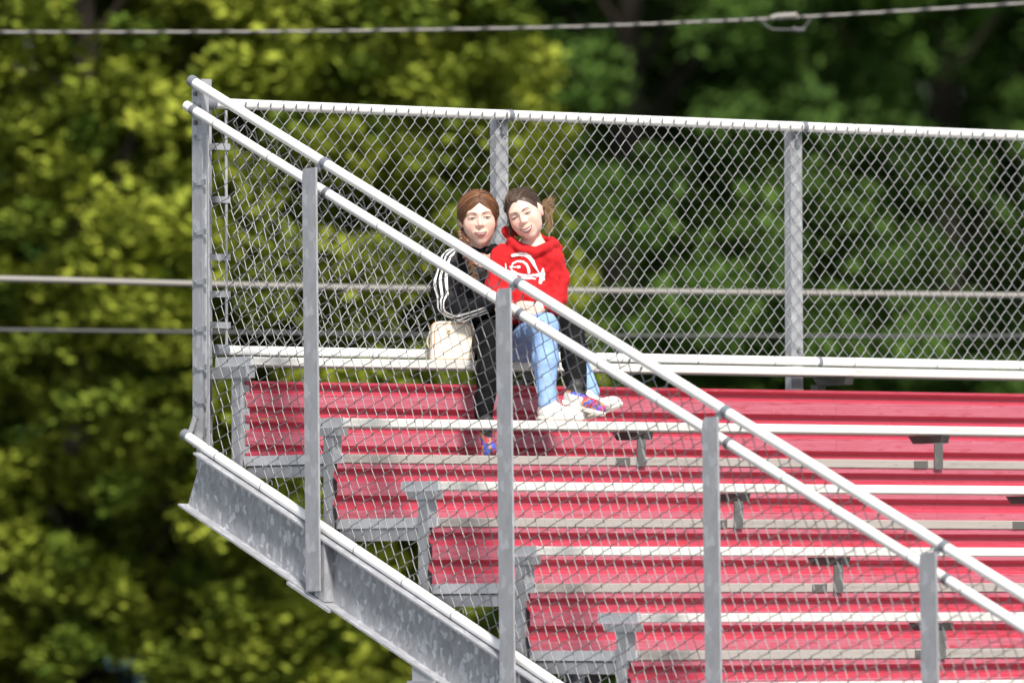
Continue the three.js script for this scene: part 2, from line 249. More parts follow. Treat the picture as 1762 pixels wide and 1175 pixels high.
// ------------------------------------------------------------------ chain link
function chainLink(O, a, b, nrm, cols, p, rows, q, r, opt = {}) {
  const gs = []; const e = r * .95; const jig = opt.jig ?? .0025;
  const shift = (i, j) => [jig * noise(i * .21, j * .17, 3.7) * 2.2 + jig * .5 * noise(i * 1.7, j * 1.3, 9.1), jig * noise(i * .19, j * .23, 13.1) * 2.2 + jig * .5 * noise(i * 1.9, j * 1.1, 29.1)];
  const vert = (i, j) => { const [s, t] = shift(i, j); return O.clone().addScaledVector(a, i * p + s).addScaledVector(b, j * q + t).addScaledVector(nrm, (opt.bulge ?? .004) * noise(i * .08, j * .09, 2.2)); };
  for (let k = 0; k < cols; k++) {
    const pts = []; let prev = null; const j0 = opt.j0 ? opt.j0(k) : 0, j1 = opt.j1 ? opt.j1(k) : rows;
    for (let j = j0; j <= j1; j++) {
      const right = (j + k) % 2 !== 0; const c = vert(right ? k + 1 : k, j); c.addScaledVector(a, right ? r * .75 : -r * .75);
      const f = j % 2 ? 1 : -1; const bd = b.clone().multiplyScalar(q * .13), ad = a.clone().multiplyScalar((right ? -1 : 1) * p * .11);
      if (j === j0 && opt.hook) pts.push(c.clone().addScaledVector(b, -q * .30).addScaledVector(nrm, -r), c.clone().addScaledVector(b, -q * .34).addScaledVector(nrm, r * 1.5), c.clone().addScaledVector(b, q * .05).addScaledVector(nrm, r * 1.8));
      if (j > j0) pts.push(c.clone().sub(bd).add(ad).addScaledVector(nrm, f * e));
      pts.push(c.clone().addScaledVector(nrm, f * e * .1));
      if (j < j1) pts.push(c.clone().add(bd).add(ad).addScaledVector(nrm, -f * e));
      if (j === j1 && opt.hook) pts.push(c.clone().addScaledVector(b, q * .34).addScaledVector(nrm, r), c.clone().addScaledVector(b, q * .42).addScaledVector(nrm, r * 2.4), c.clone().addScaledVector(b, q * .05).addScaledVector(nrm, r * 2.2));
    }
    if (pts.length > 2) gs.push(sweep(pts, r, 5, false));
  }
  for (const g of gs) g.deleteAttribute('uv');
  return mergeGeometries(gs);
}
// ------------------------------------------------------------------ back fence
const ZF = -.302;
{
  const f = thing('back_fence', 'chain link fence with white rails behind the topmost bench', 'fence');
  const yT = 3.949, yB = 2.876;
  part('top_rail', pipe(V(.002, yT, -.33), V(XEND, yT, -.33), .0225), M.rail, f);
  part('bottom_rail', pipe(V(.005, yB, -.272), V(XEND, yB, -.272), .0205), M.rail, f);
  part('end_fitting', ring(V(.012, yT, -.33), V(1, 0, 0), .0225, .05, .004), M.clamp, f); part('end_bolt', pipe(V(-.006, yT, -.33), V(.0, yT, -.33), .021), M.bolt, f);
  part('end_fitting', ring(V(.03, yB, -.272), V(1, 0, 0), .0205, .06, .004), M.clamp, f);
  for (const x of [.008, 1.626, 3.314, 5.002, 6.69]) {
    const pz = -.358, yt = x < .1 ? 4.055 : yT - .01, yb = x < .1 ? 2.36 : 1.9;
    const post = part('post', join([mbox(x - (x < .1 ? .02 : .034), x + .034, yb, yt, pz - .006, pz), mbox(x - (x < .1 ? .02 : .034), x - (x < .1 ? .014 : .028), yb, yt, pz - .045, pz - .006), mbox(x + .028, x + .034, yb, yt, pz - .045, pz - .006)]), M.galv, f);
    if (x > .1) { part('clamp', ring(V(x + .02, yT, -.33), V(1, 0, 0), .0225, .026, .003), M.clamp, f); part('clamp', ring(V(x + .055, yB, -.272), V(1, 0, 0), .0205, .022, .0025), M.clamp, f);
      part('clamp_strap', mbox(x - .012, x + .012, yT - .085, yT - .02, pz, pz + .02), M.clamp, f); part('bolt', pipe(V(x, yB + .06, pz), V(x, yB + .06, pz + .014), .009, 8), M.galvPlain, f); }
  }
  const p = .0339, q = .0402, cols = Math.floor((XEND - .11) / p);
  part('chain_link_mesh', chainLink(V(.115, yB + .021, ZF), V(1, 0, 0), V(0, 1, 0), V(0, 0, 1), cols, p, 26, q, 0.0021, { hook: true, jig: .0024, bulge: .006, j1: () => 26 }), M.wire, f, { kind: 'stuff' });
  for (let k = 0; k < 14; k++) { const x = .33 + k * .47 + .05 * Math.sin(k * 7); part('tie_wire', wireLoop(V(x, yB, -.272), V(1, 0, .05), .0222, .0018), M.wire, f); }
  for (let k = 0; k < 16; k++) { const x = .4 + k * .4 + .04 * Math.sin(k * 5); part('tie_wire', wireLoop(V(x, yT, -.33), V(1, 0, .2), .0242, .0018), M.wire, f); }
  // tension bar and its bands at the corner
  part('tension_bar', mbox(.075, .087, yB - .005, yT - .03, ZF - .006, ZF - .001), M.galv, f);
  for (const y of [3.76, 3.53, 3.28, 3.12, 2.985]) part('tension_band', join([mbox(.022, .098, y - .014, y + .014, ZF + .001, ZF + .004), mbox(.019, .023, y - .014, y + .014, -.358, ZF + .004)]), M.galv, f);
}
// ------------------------------------------------------------------ side railing along the slope
const sideLabel = 'sloping side railing with white pipes and chain link along the bleacher end';
{
  const s = thing('side_railing', sideLabel, 'railing');
  const X = -.1, zE = 5.62; const dU = V(0, -.4087, 1), dL = V(0, -.405, 1);
  const P3 = (fn, z, x = X) => V(x, fn(z), z);
  part('upper_handrail', pipe(P3(railU, -.3), P3(railU, zE), .0215, 24), M.rail, s);
  part('lower_handrail', pipe(P3(railM, -.345), P3(railM, zE), .0215, 24), M.rail, s);
  part('bottom_rail', pipe(P3(railL, -.36), P3(railL, zE), .0205, 24), M.rail, s);
  const cap = (fn, z, d, r) => { const D = d.clone().normalize(), c = P3(fn, z); const g = sweep([c.clone().addScaledVector(D, -.014), c.clone().addScaledVector(D, -.008), c.clone().addScaledVector(D, .028)], t => t < .3 ? (r + .004) * (t < .1 ? .55 : .94) : r + .004, 24); return g; };
  part('rail_cap', cap(railU, -.302, dU, .0215), M.clamp, s); part('rail_cap', cap(railL, -.362, dL, .0205), M.clamp, s); part('clamp', ring(P3(railM, -.285), dU, .0215, .03, .003), M.clamp, s);
  // the end post of the slope, a channel with its web outwards
  { const z0 = -.338, z1 = -.264, y0 = railL(-.25) - .01, y1 = railU(-.28) - .02; const post = part('end_post', join([mbox(-.077, -.071, y0, y1, z0, z1), mbox(-.071, -.04, y0, y1, z1 - .006, z1), mbox(-.071, -.04, y0, y1, z0, z0 + .006)]), M.galv, s);
    for (const y of [3.985, 3.86, 2.58]) part('bolt', pipe(V(-.086, y, -.308), V(-.077, y, -.308), .0105, 10), M.bolt, post);
    for (const [y, l] of [[3.80, .055], [3.6, .05], [3.385, .05], [3.17, .05], [2.965, .06], [2.80, .05], [2.655, .06]]) { part('tension_band', join([mbox(-.0825, -.078, y - .012, y + .012, -.318, -.235), mbox(-.0825, -.07, y - .012, y + .012, -.2345, -.23)]), M.galv, s); part('bolt', pipe(V(-.089, y, -.308), V(-.0825, y, -.308), .008, 8), M.galvPlain, s); }
    part('tension_bar', mbox(-.104, -.099, railL(-.18) + .02, railM(-.18) - .02, -.19, -.178), M.galv, s);
    // an offset arm that carries the bottom rail
    part('rail_arm', sweep([P3(railL, -.345), V(-.092, railL(-.345) + .03, -.325), V(-.084, 2.585, -.308)], .012, 10), M.galv, s); }
  // posts
  const posts = [[.616, .0105, .62], [1.973, .0125, 1.98], [3.334, .0145, 3.35], [4.68, .022, 4.70], [5.52, .012, 5.5]];
  for (const [z, lean] of posts) {
    const yt = railU(z + .03) - .012 - .02, yb = beamTop(z) - .262, w = .0485, xo = -.168, g = new THREE.Group();
    const shape = new THREE.Shape([[-w, yb], [w, yb], [w, yt], [-w + .02, yt], [-w, yt - .022]].map(a => new THREE.Vector2(...a)));
    const web = new THREE.ExtrudeGeometry(shape, { depth: .006, bevelEnabled: false }); web.rotateY(-Math.PI / 2); web.translate(xo + .006, 0, 0);
    const geo = join([metricUV(web), mbox(xo + .006, xo + .04, yb, yt - .03, -w, -w + .006), mbox(xo + .006, xo + .010, yb, yt - .001, w - .012, w - .0005)]);
    const zc = z + .034; geo.applyMatrix4(new THREE.Matrix4().makeTranslation(0, yt, zc).multiply(new THREE.Matrix4().makeRotationX(-lean)).multiply(new THREE.Matrix4().makeTranslation(0, -yt, 0)));
    const post = part('post', geo, M.galv, s);
    part('clamp', ring(P3(railU, z + .062), dU, .0215, .034, .0035), M.clamp, s);
    part('clamp_strap', mbox(xo + .042, -.118, railU(z + .062) - .03, railU(z + .062) + .0, z + .02, z + .05), M.clamp, s);
    part('clamp', ring(P3(railM, z + .075), dU, .0215, .028, .0028), M.clamp, s);
    const ys = beamTop(z) - .06; part('gusset_plate', mbox(-.1505, -.1045, ys - .19, ys + .02, z + .058, z + .066), M.galv, s);
  }
  // mesh hung along the slope, its own axis tilted with the rails
  const u = V(0, -.4087, 1).normalize(), v = V(0, 1, .4087).normalize(); const pp = .0425, qq = .0412; const base = V(X + .024, 0, 0);
  const z0 = -.262, O = V(X + .024, railL(z0) + .028, z0); const L = 6.45; const cols = Math.floor(L / pp);
  const heightPerp = (railM(0) - railL(0)) * Math.cos(Math.atan(.4087)); const rows = Math.round((heightPerp + .035) / qq);
  // at the upper end the mesh is cut along the upright bar
  const zLine = -.19; const jEnd = k => { const s0 = k * pp; const zAt = j => O.z + u.z * s0 + v.z * j * qq; return rows; };
  const jStart = k => 0;
  part('chain_link_mesh', chainLink(O, u, v, V(1, 0, 0), cols, pp, rows, qq, .0021, { hook: true, jig: .0044, bulge: .016, j0: jStart, j1: jEnd }), M.wire, s, { kind: 'stuff' });
  // the corner left over beside the end post
  { const gs = []; const need = Math.ceil(((railM(0) - railL(0)) * .38) / pp) + 1; const lo = k => { for (let j = 0; j <= rows; j++) { const z = O.z + u.z * k * pp + v.z * j * qq; if (z > zLine - .03) return j; } return rows + 1; };
    const g = chainLink(O.clone().addScaledVector(u, -need * pp), u, v, V(1, 0, 0), need, pp, rows, qq, .0021, { hook: false, jig: .0044, bulge: .016, j0: k => { const j = lo(k - need); return Math.min(j, rows); }, j1: () => rows });
    part('chain_link_mesh', g, M.wire, s, { kind: 'stuff' }); }
  for (let k = 0; k < 15; k++) { const z = -.12 + k * .385 + .04 * Math.sin(k * 9); part('tie_wire', wireLoop(P3(railM, z), dU, .0228, .0019), M.wire, s); }
  for (let k = 0; k < 16; k++) { const z = -.115 + k * .345 + .03 * Math.sin(k * 6); const t = part('tie_wire', wireLoop(P3(railL, z), dL, .0218, .0019), M.wire, s); const c = P3(railL, z + .006); part('tie_end', sweep([c.clone().add(V(.014, .018, .0)), c.clone().add(V(.02, .034, .012)), c.clone().add(V(.016, .03, .03)), c.clone().add(V(.012, .012, .04))], .0019, 5), M.wire, t); }
}
// ------------------------------------------------------------------ overhead cables behind the stand
function cable(name, label, pts, r, mat, depth) { const c = new THREE.CatmullRomCurve3(pts.map(([x, y]) => at(x, y, depth))); return single(name, sweep(c.getPoints(80), r, 8), mat, label, 'cable', null); }
{
  const D = 46;
  const pts = [[-900, 70], [-300, 58], [0, 55.5], [330, 55], [640, 52.5], [1000, 45.5], [1240, 36], [1400, 28], [1762, 5.5], [2300, -35], [2900, -90]];
  const t = thing('overhead_cable', 'thin twisted overhead cable crossing the top of the view', 'cable'); const curve = new THREE.CatmullRomCurve3(pts.map(([x, y]) => at(x, y, D))); const cp = curve.getPoints(400);
  part('strand', sweep(cp, .0066, 7), M.cableGrey, t);
  const sp = [], N = 2400; for (let i = 0; i <= N; i++) { const p = curve.getPoint(i / N), a = i * .155; sp.push(p.add(V(0, Math.cos(a) * .0066, 0)).addScaledVector(camF, Math.sin(a) * .0066)); } part('lashing', sweep(sp, .0055, 5), M.cable, t);
  part('splice_sleeve', sweep([at(1327, 31, D), at(1338, 27.5, D), at(1372, 25.6, D)], .0135, 10), M.cableGrey, t);
  part('drop_loop', sweep([at(1310, 34, D), at(1318, 44, D), at(1330, 50.5, D), at(1352, 51, D), at(1380, 50.5, D), at(1388, 43, D), at(1397, 30, D)], .006, 6), M.cable, t);
  part('loop_clip', sweep([at(1364, 49.5, D), at(1374, 52, D), at(1386, 51, D)], .013, 8), M.cable, t);
  cable('overhead_cable', 'thick grey overhead cable behind the girls at seat back height', [[-700, 470], [0, 479.5], [330, 488], [600, 494.5], [980, 500], [1400, 504.5], [1762, 508.5], [2500, 512]], .0145, M.cableGrey, 45);
  cable('overhead_cable', 'dark lower overhead cable just above the topmost bench', [[-700, 560], [0, 567.5], [330, 571], [900, 577], [1762, 578.5], [2500, 577]], .0085, std({ color: 0x4c4d50, roughness: .6 }), 47);
}
// ------------------------------------------------------------------ trees
function leafSpray(seed, n, size, wide) { const R = rng(seed), gs = [];
  for (let i = 0; i < n; i++) { const w = size * wide, l = size, g = new THREE.BufferGeometry(); const b = .25 * l * (R() - .3);
    g.setAttribute('position', new THREE.Float32BufferAttribute([0, 0, 0, -w, b * .6, l * .45, 0, b * .2, l * .5, w, b * .6, l * .45, 0, b * -.6, l], 3)); g.setIndex([0, 2, 1, 0, 3, 2, 1, 2, 4, 2, 3, 4]);
    const a = R() * 6.283, el = (R() - .55) * 1.7; const q = new THREE.Quaternion().setFromEuler(new THREE.Euler(el, a, (R() - .5) * 1.4, 'YXZ')); orient(g, V((R() - .5) * size * 1.7, (R() - .5) * size * 1.5, (R() - .5) * size * 1.7), q); gs.push(g); }
  const g = mergeGeometries(gs); g.computeVertexNormals(); return g; }
function makeTree(name, label, group, o) {
  const R = rng(o.seed), t = thing(name, label, 'tree', group, [o.base.x, GROUND, o.base.z]);
  const H = o.h, top = V((R() - .5) * .6, H, (R() - .5) * .6); const tr = []; for (let i = 0; i <= 10; i++) tr.push(V(top.x * i / 10 + .12 * noise(i * .5, o.seed), H * .86 * i / 10, top.z * i / 10 + .12 * noise(i * .5, o.seed + 5)));
  part('trunk', sweep(tr, s => lerp(o.trunk, o.trunk * .18, s), 10), o.bark, t);
  const C = V(0, o.cy - GROUND, 0), rad = V(o.r, o.ry, o.r); const clumps = [];
  for (let k = 0; k < o.clumps; k++) { let d = V(R() * 2 - 1, R() * 2 - 1, R() * 2 - 1); while (d.lengthSq() > 1 || d.lengthSq() < .02) d = V(R() * 2 - 1, R() * 2 - 1, R() * 2 - 1); const l = d.length(), s = Math.pow(l, .45) / l; d.multiplyScalar(s * (1 + .18 * noise(d.x * 2, d.y * 2, d.z * 2 + o.seed))); clumps.push(V(C.x + d.x * rad.x, C.y + d.y * rad.y, C.z + d.z * rad.z)); }
  const br = []; for (let k = 0; k < Math.min(46, clumps.length); k++) { const c = clumps[Math.floor(k * clumps.length / 46)]; const y0 = clamp(c.y - 1.2 - R() * 1.6, .18 * H, .84 * H), s = V(top.x * y0 / H, y0, top.z * y0 / H); const m = s.clone().lerp(c, .5).add(V(0, .25, 0)); br.push(sweep([s, s.clone().lerp(m, .5).add(V(0, .06, 0)), m, m.clone().lerp(c, .5).add(V(0, .08, 0)), c], q => lerp(o.trunk * .12, .008, q), 6)); }
  part('limbs', join(br), o.bark, t);
  const geo = leafSpray(o.seed + 1, o.leaves, o.size, o.wide), n = o.n, im = new THREE.InstancedMesh(geo, o.leaf, n); im.name = 'crown'; im.castShadow = im.receiveShadow = true; im.userData.kind = 'stuff';
  const m4 = new THREE.Matrix4(), q = new THREE.Quaternion(), col = new THREE.Color();
  const tone = clumps.map(() => R());
  for (let i = 0; i < n; i++) { const ci = Math.floor(R() * clumps.length), c = clumps[ci]; const sp = o.spread * (.6 + .7 * tone[ci]); let d = V(R() * 2 - 1, R() * 2 - 1, R() * 2 - 1); while (d.lengthSq() > 1) d = V(R() * 2 - 1, R() * 2 - 1, R() * 2 - 1);
    const p = c.clone().add(V(d.x * sp, d.y * sp * .72, d.z * sp)); if (o.gap && p.y + GROUND < o.gap[2] && Math.abs(p.x * camR0.x + p.z * camR0.z - o.gap[0]) < o.gap[1]) p.y += 2.5 + R(); q.setFromEuler(new THREE.Euler((R() - .5) * .9, R() * 6.283, (R() - .5) * .9)); const s = .55 + 1.0 * R() * R() + .15 * R(); m4.compose(p, q, V(s, s, s)); im.setMatrixAt(i, m4);
    const mix = clamp(o.mix(tone[ci], R())); col.setRGB(...o.c0).lerp(new THREE.Color().setRGB(...o.c1), mix); const b = .8 + .4 * R(); col.multiplyScalar(b); im.setColorAt(i, col); }
  t.add(im); return t;
}
const bark = std({ color: 0x2a241e, roughness: 1 });
const leafLime = new THREE.MeshPhysicalMaterial({ color: 0xffffff, roughness: .85, specularIntensity: .3, side: THREE.DoubleSide });
const leafDark = new THREE.MeshPhysicalMaterial({ color: 0xffffff, roughness: .85, specularIntensity: .25, side: THREE.DoubleSide });
const foot = (px, depth) => { const p = at(px, 1065, depth); return V(p.x, GROUND, p.z); };
const lime = { c0: [.062, .108, .012], c1: [.30, .345, .04], mix: (t, r) => Math.pow(t, 1.2) * .8 + r * .45 - .12, leaf: leafLime, bark, leaves: 7, size: .088, wide: .32 };
const green = { c0: [.026, .056, .012], c1: [.080, .160, .028], mix: (t, r) => t * .6 + r * .5 - .1, leaf: leafDark, bark, leaves: 8, size: .13, wide: .3 };
makeTree('lime_tree', 'yellow green leafy tree filling the left side behind the bleacher', 'trees behind the bleacher', { ...lime, seed: 11, base: foot(140, 62), gap: [.37, .2, 1.47], h: 9.6, trunk: .2, cy: 4.6, r: 3.3, ry: 4.7, clumps: 1900, spread: .24, n: 88000 });
makeTree('lime_tree', 'paler yellow green tree behind the left half of the chain link', 'trees behind the bleacher', { ...lime, seed: 23, base: foot(540, 67), h: 8.4, trunk: .17, cy: 4.2, r: 1.85, ry: 3.9, clumps: 820, spread: .25, n: 42000, c1: [.32, .37, .045] });
makeTree('maple_tree', 'mid green tree behind the middle of the fence', 'trees behind the bleacher', { ...green, seed: 31, base: foot(1060, 84), h: 12.5, trunk: .28, cy: 6.2, r: 3.0, ry: 5.9, clumps: 420, spread: .46, n: 26000, c1: [.095, .18, .03] });
makeTree('maple_tree', 'dark green tree behind the right end of the fence', 'trees behind the bleacher', { ...green, seed: 47, base: foot(1640, 88), h: 13, trunk: .3, cy: 6.4, r: 3.4, ry: 6.1, clumps: 420, spread: .46, n: 26000 });
makeTree('maple_tree', 'dark green tree standing far back between the other trees', 'trees behind the bleacher', { ...green, seed: 53, base: foot(1330, 97), h: 14, trunk: .32, cy: 6.8, r: 3.6, ry: 6.7, clumps: 420, spread: .5, n: 28000 });
makeTree('maple_tree', 'dark green tree hidden far behind the yellow green tree', 'trees behind the bleacher', { ...green, seed: 59, base: foot(420, 96), h: 14, trunk: .32, cy: 6.6, r: 4.6, ry: 6.9, clumps: 300, spread: .62, n: 24000 });
makeTree('maple_tree', 'dark green tree beyond the right edge of the fence', 'trees behind the bleacher', { ...green, seed: 61, base: foot(2080, 95), h: 14, trunk: .32, cy: 6.6, r: 3.8, ry: 6.7, clumps: 220, spread: .62, n: 18000 });
makeTree('maple_tree', 'dark green tree far behind the left edge', 'trees behind the bleacher', { ...green, seed: 67, base: foot(-260, 94), h: 13, trunk: .32, cy: 6.4, r: 4.0, ry: 6.6, clumps: 240, spread: .62, n: 18000 });
makeTree('maple_tree', 'dark green tree farthest back behind the right end of the fence', 'trees behind the bleacher', { ...green, seed: 71, base: foot(1700, 108), h: 15, trunk: .32, cy: 7.2, r: 4.6, ry: 7.2, clumps: 380, spread: .56, n: 26000 });
makeTree('maple_tree', 'dark green tree farthest back behind the middle of the fence', 'trees behind the bleacher', { ...green, seed: 73, base: foot(1010, 110), h: 15, trunk: .32, cy: 7.0, r: 4.2, ry: 7.0, clumps: 340, spread: .56, n: 24000 });
// ------------------------------------------------------------------ bodies: smooth unions of tapered limbs, meshed on a grid
const smin = (a, b, k) => { if (k <= 0) return Math.min(a, b); const h = Math.max(k - Math.abs(a - b), 0) / k; return Math.min(a, b) - h * h * k * .25; };
const smax = (a, b, k) => -smin(-a, -b, k);
class Field {
  constructor() { this.p = []; this.post = null; }
  cap(a, b, ra, rb, k = .03) { const ab = V().subVectors(b, a), l2 = Math.max(ab.lengthSq(), 1e-9), c = a.clone().add(b).multiplyScalar(.5), R = Math.sqrt(l2) / 2 + Math.max(ra, rb); this.p.push({ k, c, R, f: (x, y, z) => { const px = x - a.x, py = y - a.y, pz = z - a.z; const t = clamp((px * ab.x + py * ab.y + pz * ab.z) / l2); const dx = px - ab.x * t, dy = py - ab.y * t, dz = pz - ab.z * t; return Math.sqrt(dx * dx + dy * dy + dz * dz) - (ra + (rb - ra) * t); } }); return this; }
  ell(c, r, k = .03, q = null) { const qi = q ? q.clone().invert() : null, v = V(), R = Math.max(...r); this.p.push({ k, c, R, f: (x, y, z) => { v.set(x - c.x, y - c.y, z - c.z); if (qi) v.applyQuaternion(qi); const a = v.x / r[0], b = v.y / r[1], d = v.z / r[2]; const k0 = Math.sqrt(a * a + b * b + d * d); const g = Math.sqrt(a * a / (r[0] * r[0]) + b * b / (r[1] * r[1]) + d * d / (r[2] * r[2])); return k0 < 1e-6 ? -Math.min(...r) : k0 * (k0 - 1) / g; } }); return this; }
  cut(fn, k = .004) { this.p.push({ k, cut: true, f: fn }); return this; }
  at(x, y, z) { let d = 9; for (const p of this.p) { if (p.cut) { d = smax(d, -p.f(x, y, z), p.k); continue; } const dx = x - p.c.x, dy = y - p.c.y, dz = z - p.c.z; const far = Math.sqrt(dx * dx + dy * dy + dz * dz) - p.R; if (far > d + p.k) continue; d = smin(d, far > .12 ? far : p.f(x, y, z), p.k); } return this.post ? this.post(d, x, y, z) : d; }
  box(m = .02) { const b = new THREE.Box3(); for (const p of this.p) if (!p.cut) b.expandByPoint(p.c.clone().addScalar(p.R)).expandByPoint(p.c.clone().addScalar(-p.R)); return b.expandByScalar(m); }
}
function netMesh(F, cell, bounds, colour) {
  const f = (x, y, z) => F.at(x, y, z), b = bounds ?? F.box(), n = ['x', 'y', 'z'].map(k => Math.ceil((b.max[k] - b.min[k]) / cell) + 2), [nx, ny, nz] = n, o = b.min;
  const val = new Float32Array(nx * ny * nz), id = (i, j, k) => (k * ny + j) * nx + i;
  for (let k = 0; k < nz; k++) for (let j = 0; j < ny; j++) for (let i = 0; i < nx; i++) val[id(i, j, k)] = f(o.x + i * cell, o.y + j * cell, o.z + k * cell);
  const map = new Int32Array(nx * ny * nz).fill(-1), P = [], I = [];
  for (let k = 0; k < nz - 1; k++) for (let j = 0; j < ny - 1; j++) for (let i = 0; i < nx - 1; i++) {
    let m = 0, sx = 0, sy = 0, sz = 0, c = 0; const v = []; for (let q = 0; q < 8; q++) { const a = val[id(i + (q & 1), j + ((q >> 1) & 1), k + (q >> 2))]; v.push(a); if (a < 0) m |= 1 << q; }
    if (m === 0 || m === 255) continue;
    for (let q = 0; q < 8; q++) for (const s of [1, 2, 4]) if (!(q & s)) { const r = q | s; if ((v[q] < 0) !== (v[r] < 0)) { const t = v[q] / (v[q] - v[r]); sx += (q & 1) + (s === 1 ? t : 0); sy += ((q >> 1) & 1) + (s === 2 ? t : 0); sz += (q >> 2) + (s === 4 ? t : 0); c++; } }
    map[id(i, j, k)] = P.length / 3; P.push(o.x + (i + sx / c) * cell, o.y + (j + sy / c) * cell, o.z + (k + sz / c) * cell);
  }
  for (let k = 1; k < nz - 1; k++) for (let j = 1; j < ny - 1; j++) for (let i = 1; i < nx - 1; i++) { const a = val[id(i, j, k)] < 0;
    const quad = (p, q, r, s, fl) => { if (p < 0 || q < 0 || r < 0 || s < 0) return; fl ? I.push(p, q, r, p, r, s) : I.push(p, r, q, p, s, r); };
    if (a !== (val[id(i + 1, j, k)] < 0)) quad(map[id(i, j - 1, k - 1)], map[id(i, j, k - 1)], map[id(i, j, k)], map[id(i, j - 1, k)], a);
    if (a !== (val[id(i, j + 1, k)] < 0)) quad(map[id(i - 1, j, k - 1)], map[id(i - 1, j, k)], map[id(i, j, k)], map[id(i, j, k - 1)], a);
    if (a !== (val[id(i, j, k + 1)] < 0)) quad(map[id(i - 1, j - 1, k)], map[id(i, j - 1, k)], map[id(i, j, k)], map[id(i - 1, j, k)], a); }
  const N = new Float32Array(P.length), e = cell * .4, C = colour ? new Float32Array(P.length) : null;
  for (let q = 0; q < P.length; q += 3) { const x = P[q], y = P[q + 1], z = P[q + 2]; let gx = f(x + e, y, z) - f(x - e, y, z), gy = f(x, y + e, z) - f(x, y - e, z), gz = f(x, y, z + e) - f(x, y, z - e); const l = Math.hypot(gx, gy, gz) || 1; N[q] = gx / l; N[q + 1] = gy / l; N[q + 2] = gz / l; if (C) { const c = colour(x, y, z, N[q], N[q + 1], N[q + 2]); C[q] = c[0]; C[q + 1] = c[1]; C[q + 2] = c[2]; } }
  const g = new THREE.BufferGeometry(); g.setAttribute('position', new THREE.Float32BufferAttribute(P, 3)); g.setAttribute('normal', new THREE.BufferAttribute(N, 3)); if (C) g.setAttribute('color', new THREE.BufferAttribute(C, 3)); g.setIndex(I); return g;
}
// the girls share one local frame: it stands on the bench edge and is turned the way they face
const girlsAt = V(1.402, SEAT0, 0), girlsTurn = -yaw, depth0 = girlsAt.clone().sub(camPos).dot(camF);
const toLocal = new THREE.Matrix4().compose(girlsAt, new THREE.Quaternion().setFromAxisAngle(V(0, 1, 0), girlsTurn), V(1, 1, 1)).invert();
const P = (px, py, z = 0) => at(px, py, depth0 - z).applyMatrix4(toLocal);
function girl(label) { const g = thing('person', label, 'person', null, girlsAt.toArray()); g.rotation.y = girlsTurn; return g; }

// ---- heads, in their own frame: chin at y = -.1125, crown at +.1125, face towards +z
function headField() {
  const F = new Field();
  F.ell(V(0, .030, -.012), [.0715, .082, .090], .02).ell(V(0, -.014, .018), [.0605, .078, .070], .03).ell(V(0, -.064, .034), [.036, .038, .045], .03).ell(V(0, -.090, .049), [.021, .019, .018], .022);
  for (const s of [-1, 1]) { F.ell(V(s * .037, -.026, .051), [.024, .024, .024], .024); F.ell(V(s * .073, -.004, -.012), [.009, .030, .019], .008); F.cap(V(s * .072, .016, -.004), V(s * .079, .004, -.022), .006, .006, .006); F.ell(V(s * .038, -.052, .008), [.017, .028, .038], .03); }
  F.cap(V(0, .014, .080), V(0, -.0235, .0985), .0066, .0094, .012); for (const s of [-1, 1]) F.ell(V(s * .0112, -.0275, .0870), [.0075, .0068, .010], .007);
  F.ell(V(0, .026, .070), [.046, .012, .016], .02).ell(V(0, -.058, .0705), [.027, .017, .013], .016);
  for (const s of [-1, 1]) F.cut((x, y, z) => Math.hypot((x - s * .031) / 1.25, y - .0045, z - .0965) - .0165, .014);
  for (const s of [-1, 1]) F.ell(V(s * .031, .003, .0705), [.0145, .0105, .0095], .006);
  return F;
}
const headF = headField();
const faceZ = (x, y, z0 = .125) => { let z = z0; for (let i = 0; i < 40; i++) { const d = headF.at(x, y, z); if (d < 2e-4) break; z -= Math.max(d * .8, 2e-4); } return z; };
/** strip that lies on the face between two curves */
function faceStrip(x0, x1, top, bot, lift, nx = 16, ny = 3) { const Q = [], I = []; for (let i = 0; i <= nx; i++) { const x = lerp(x0, x1, i / nx), a = top(x), b = bot(x); for (let j = 0; j <= ny; j++) { const y = lerp(b, a, j / ny); Q.push(x, y, faceZ(x, y) + lift(x, y, j / ny)); } } for (let i = 0; i < nx; i++) for (let j = 0; j < ny; j++) { const a = i * (ny + 1) + j, c = a + ny + 1; I.push(a, c, a + 1, a + 1, c, c + 1); } const g = new THREE.BufferGeometry(); g.setAttribute('position', new THREE.Float32BufferAttribute(Q, 3)); g.setIndex(I); g.computeVertexNormals(); return g; }
const F0 = {
  skin: (c) => std({ vertexColors: true, color: c, roughness: .52 }), lip: std({ color: new THREE.Color().setRGB(.40, .125, .115), roughness: .4 }), mouth: std({ color: new THREE.Color().setRGB(.16, .035, .03), roughness: .7 }),
  teeth: std({ color: new THREE.Color().setRGB(.68, .65, .60), roughness: .3 }), eye: std({ color: new THREE.Color().setRGB(.62, .60, .58), roughness: .2 }), iris: std({ color: new THREE.Color().setRGB(.08, .085, .08), roughness: .15 }), lash: std({ color: new THREE.Color().setRGB(.05, .03, .022), roughness: .9 }), lid: null,
};
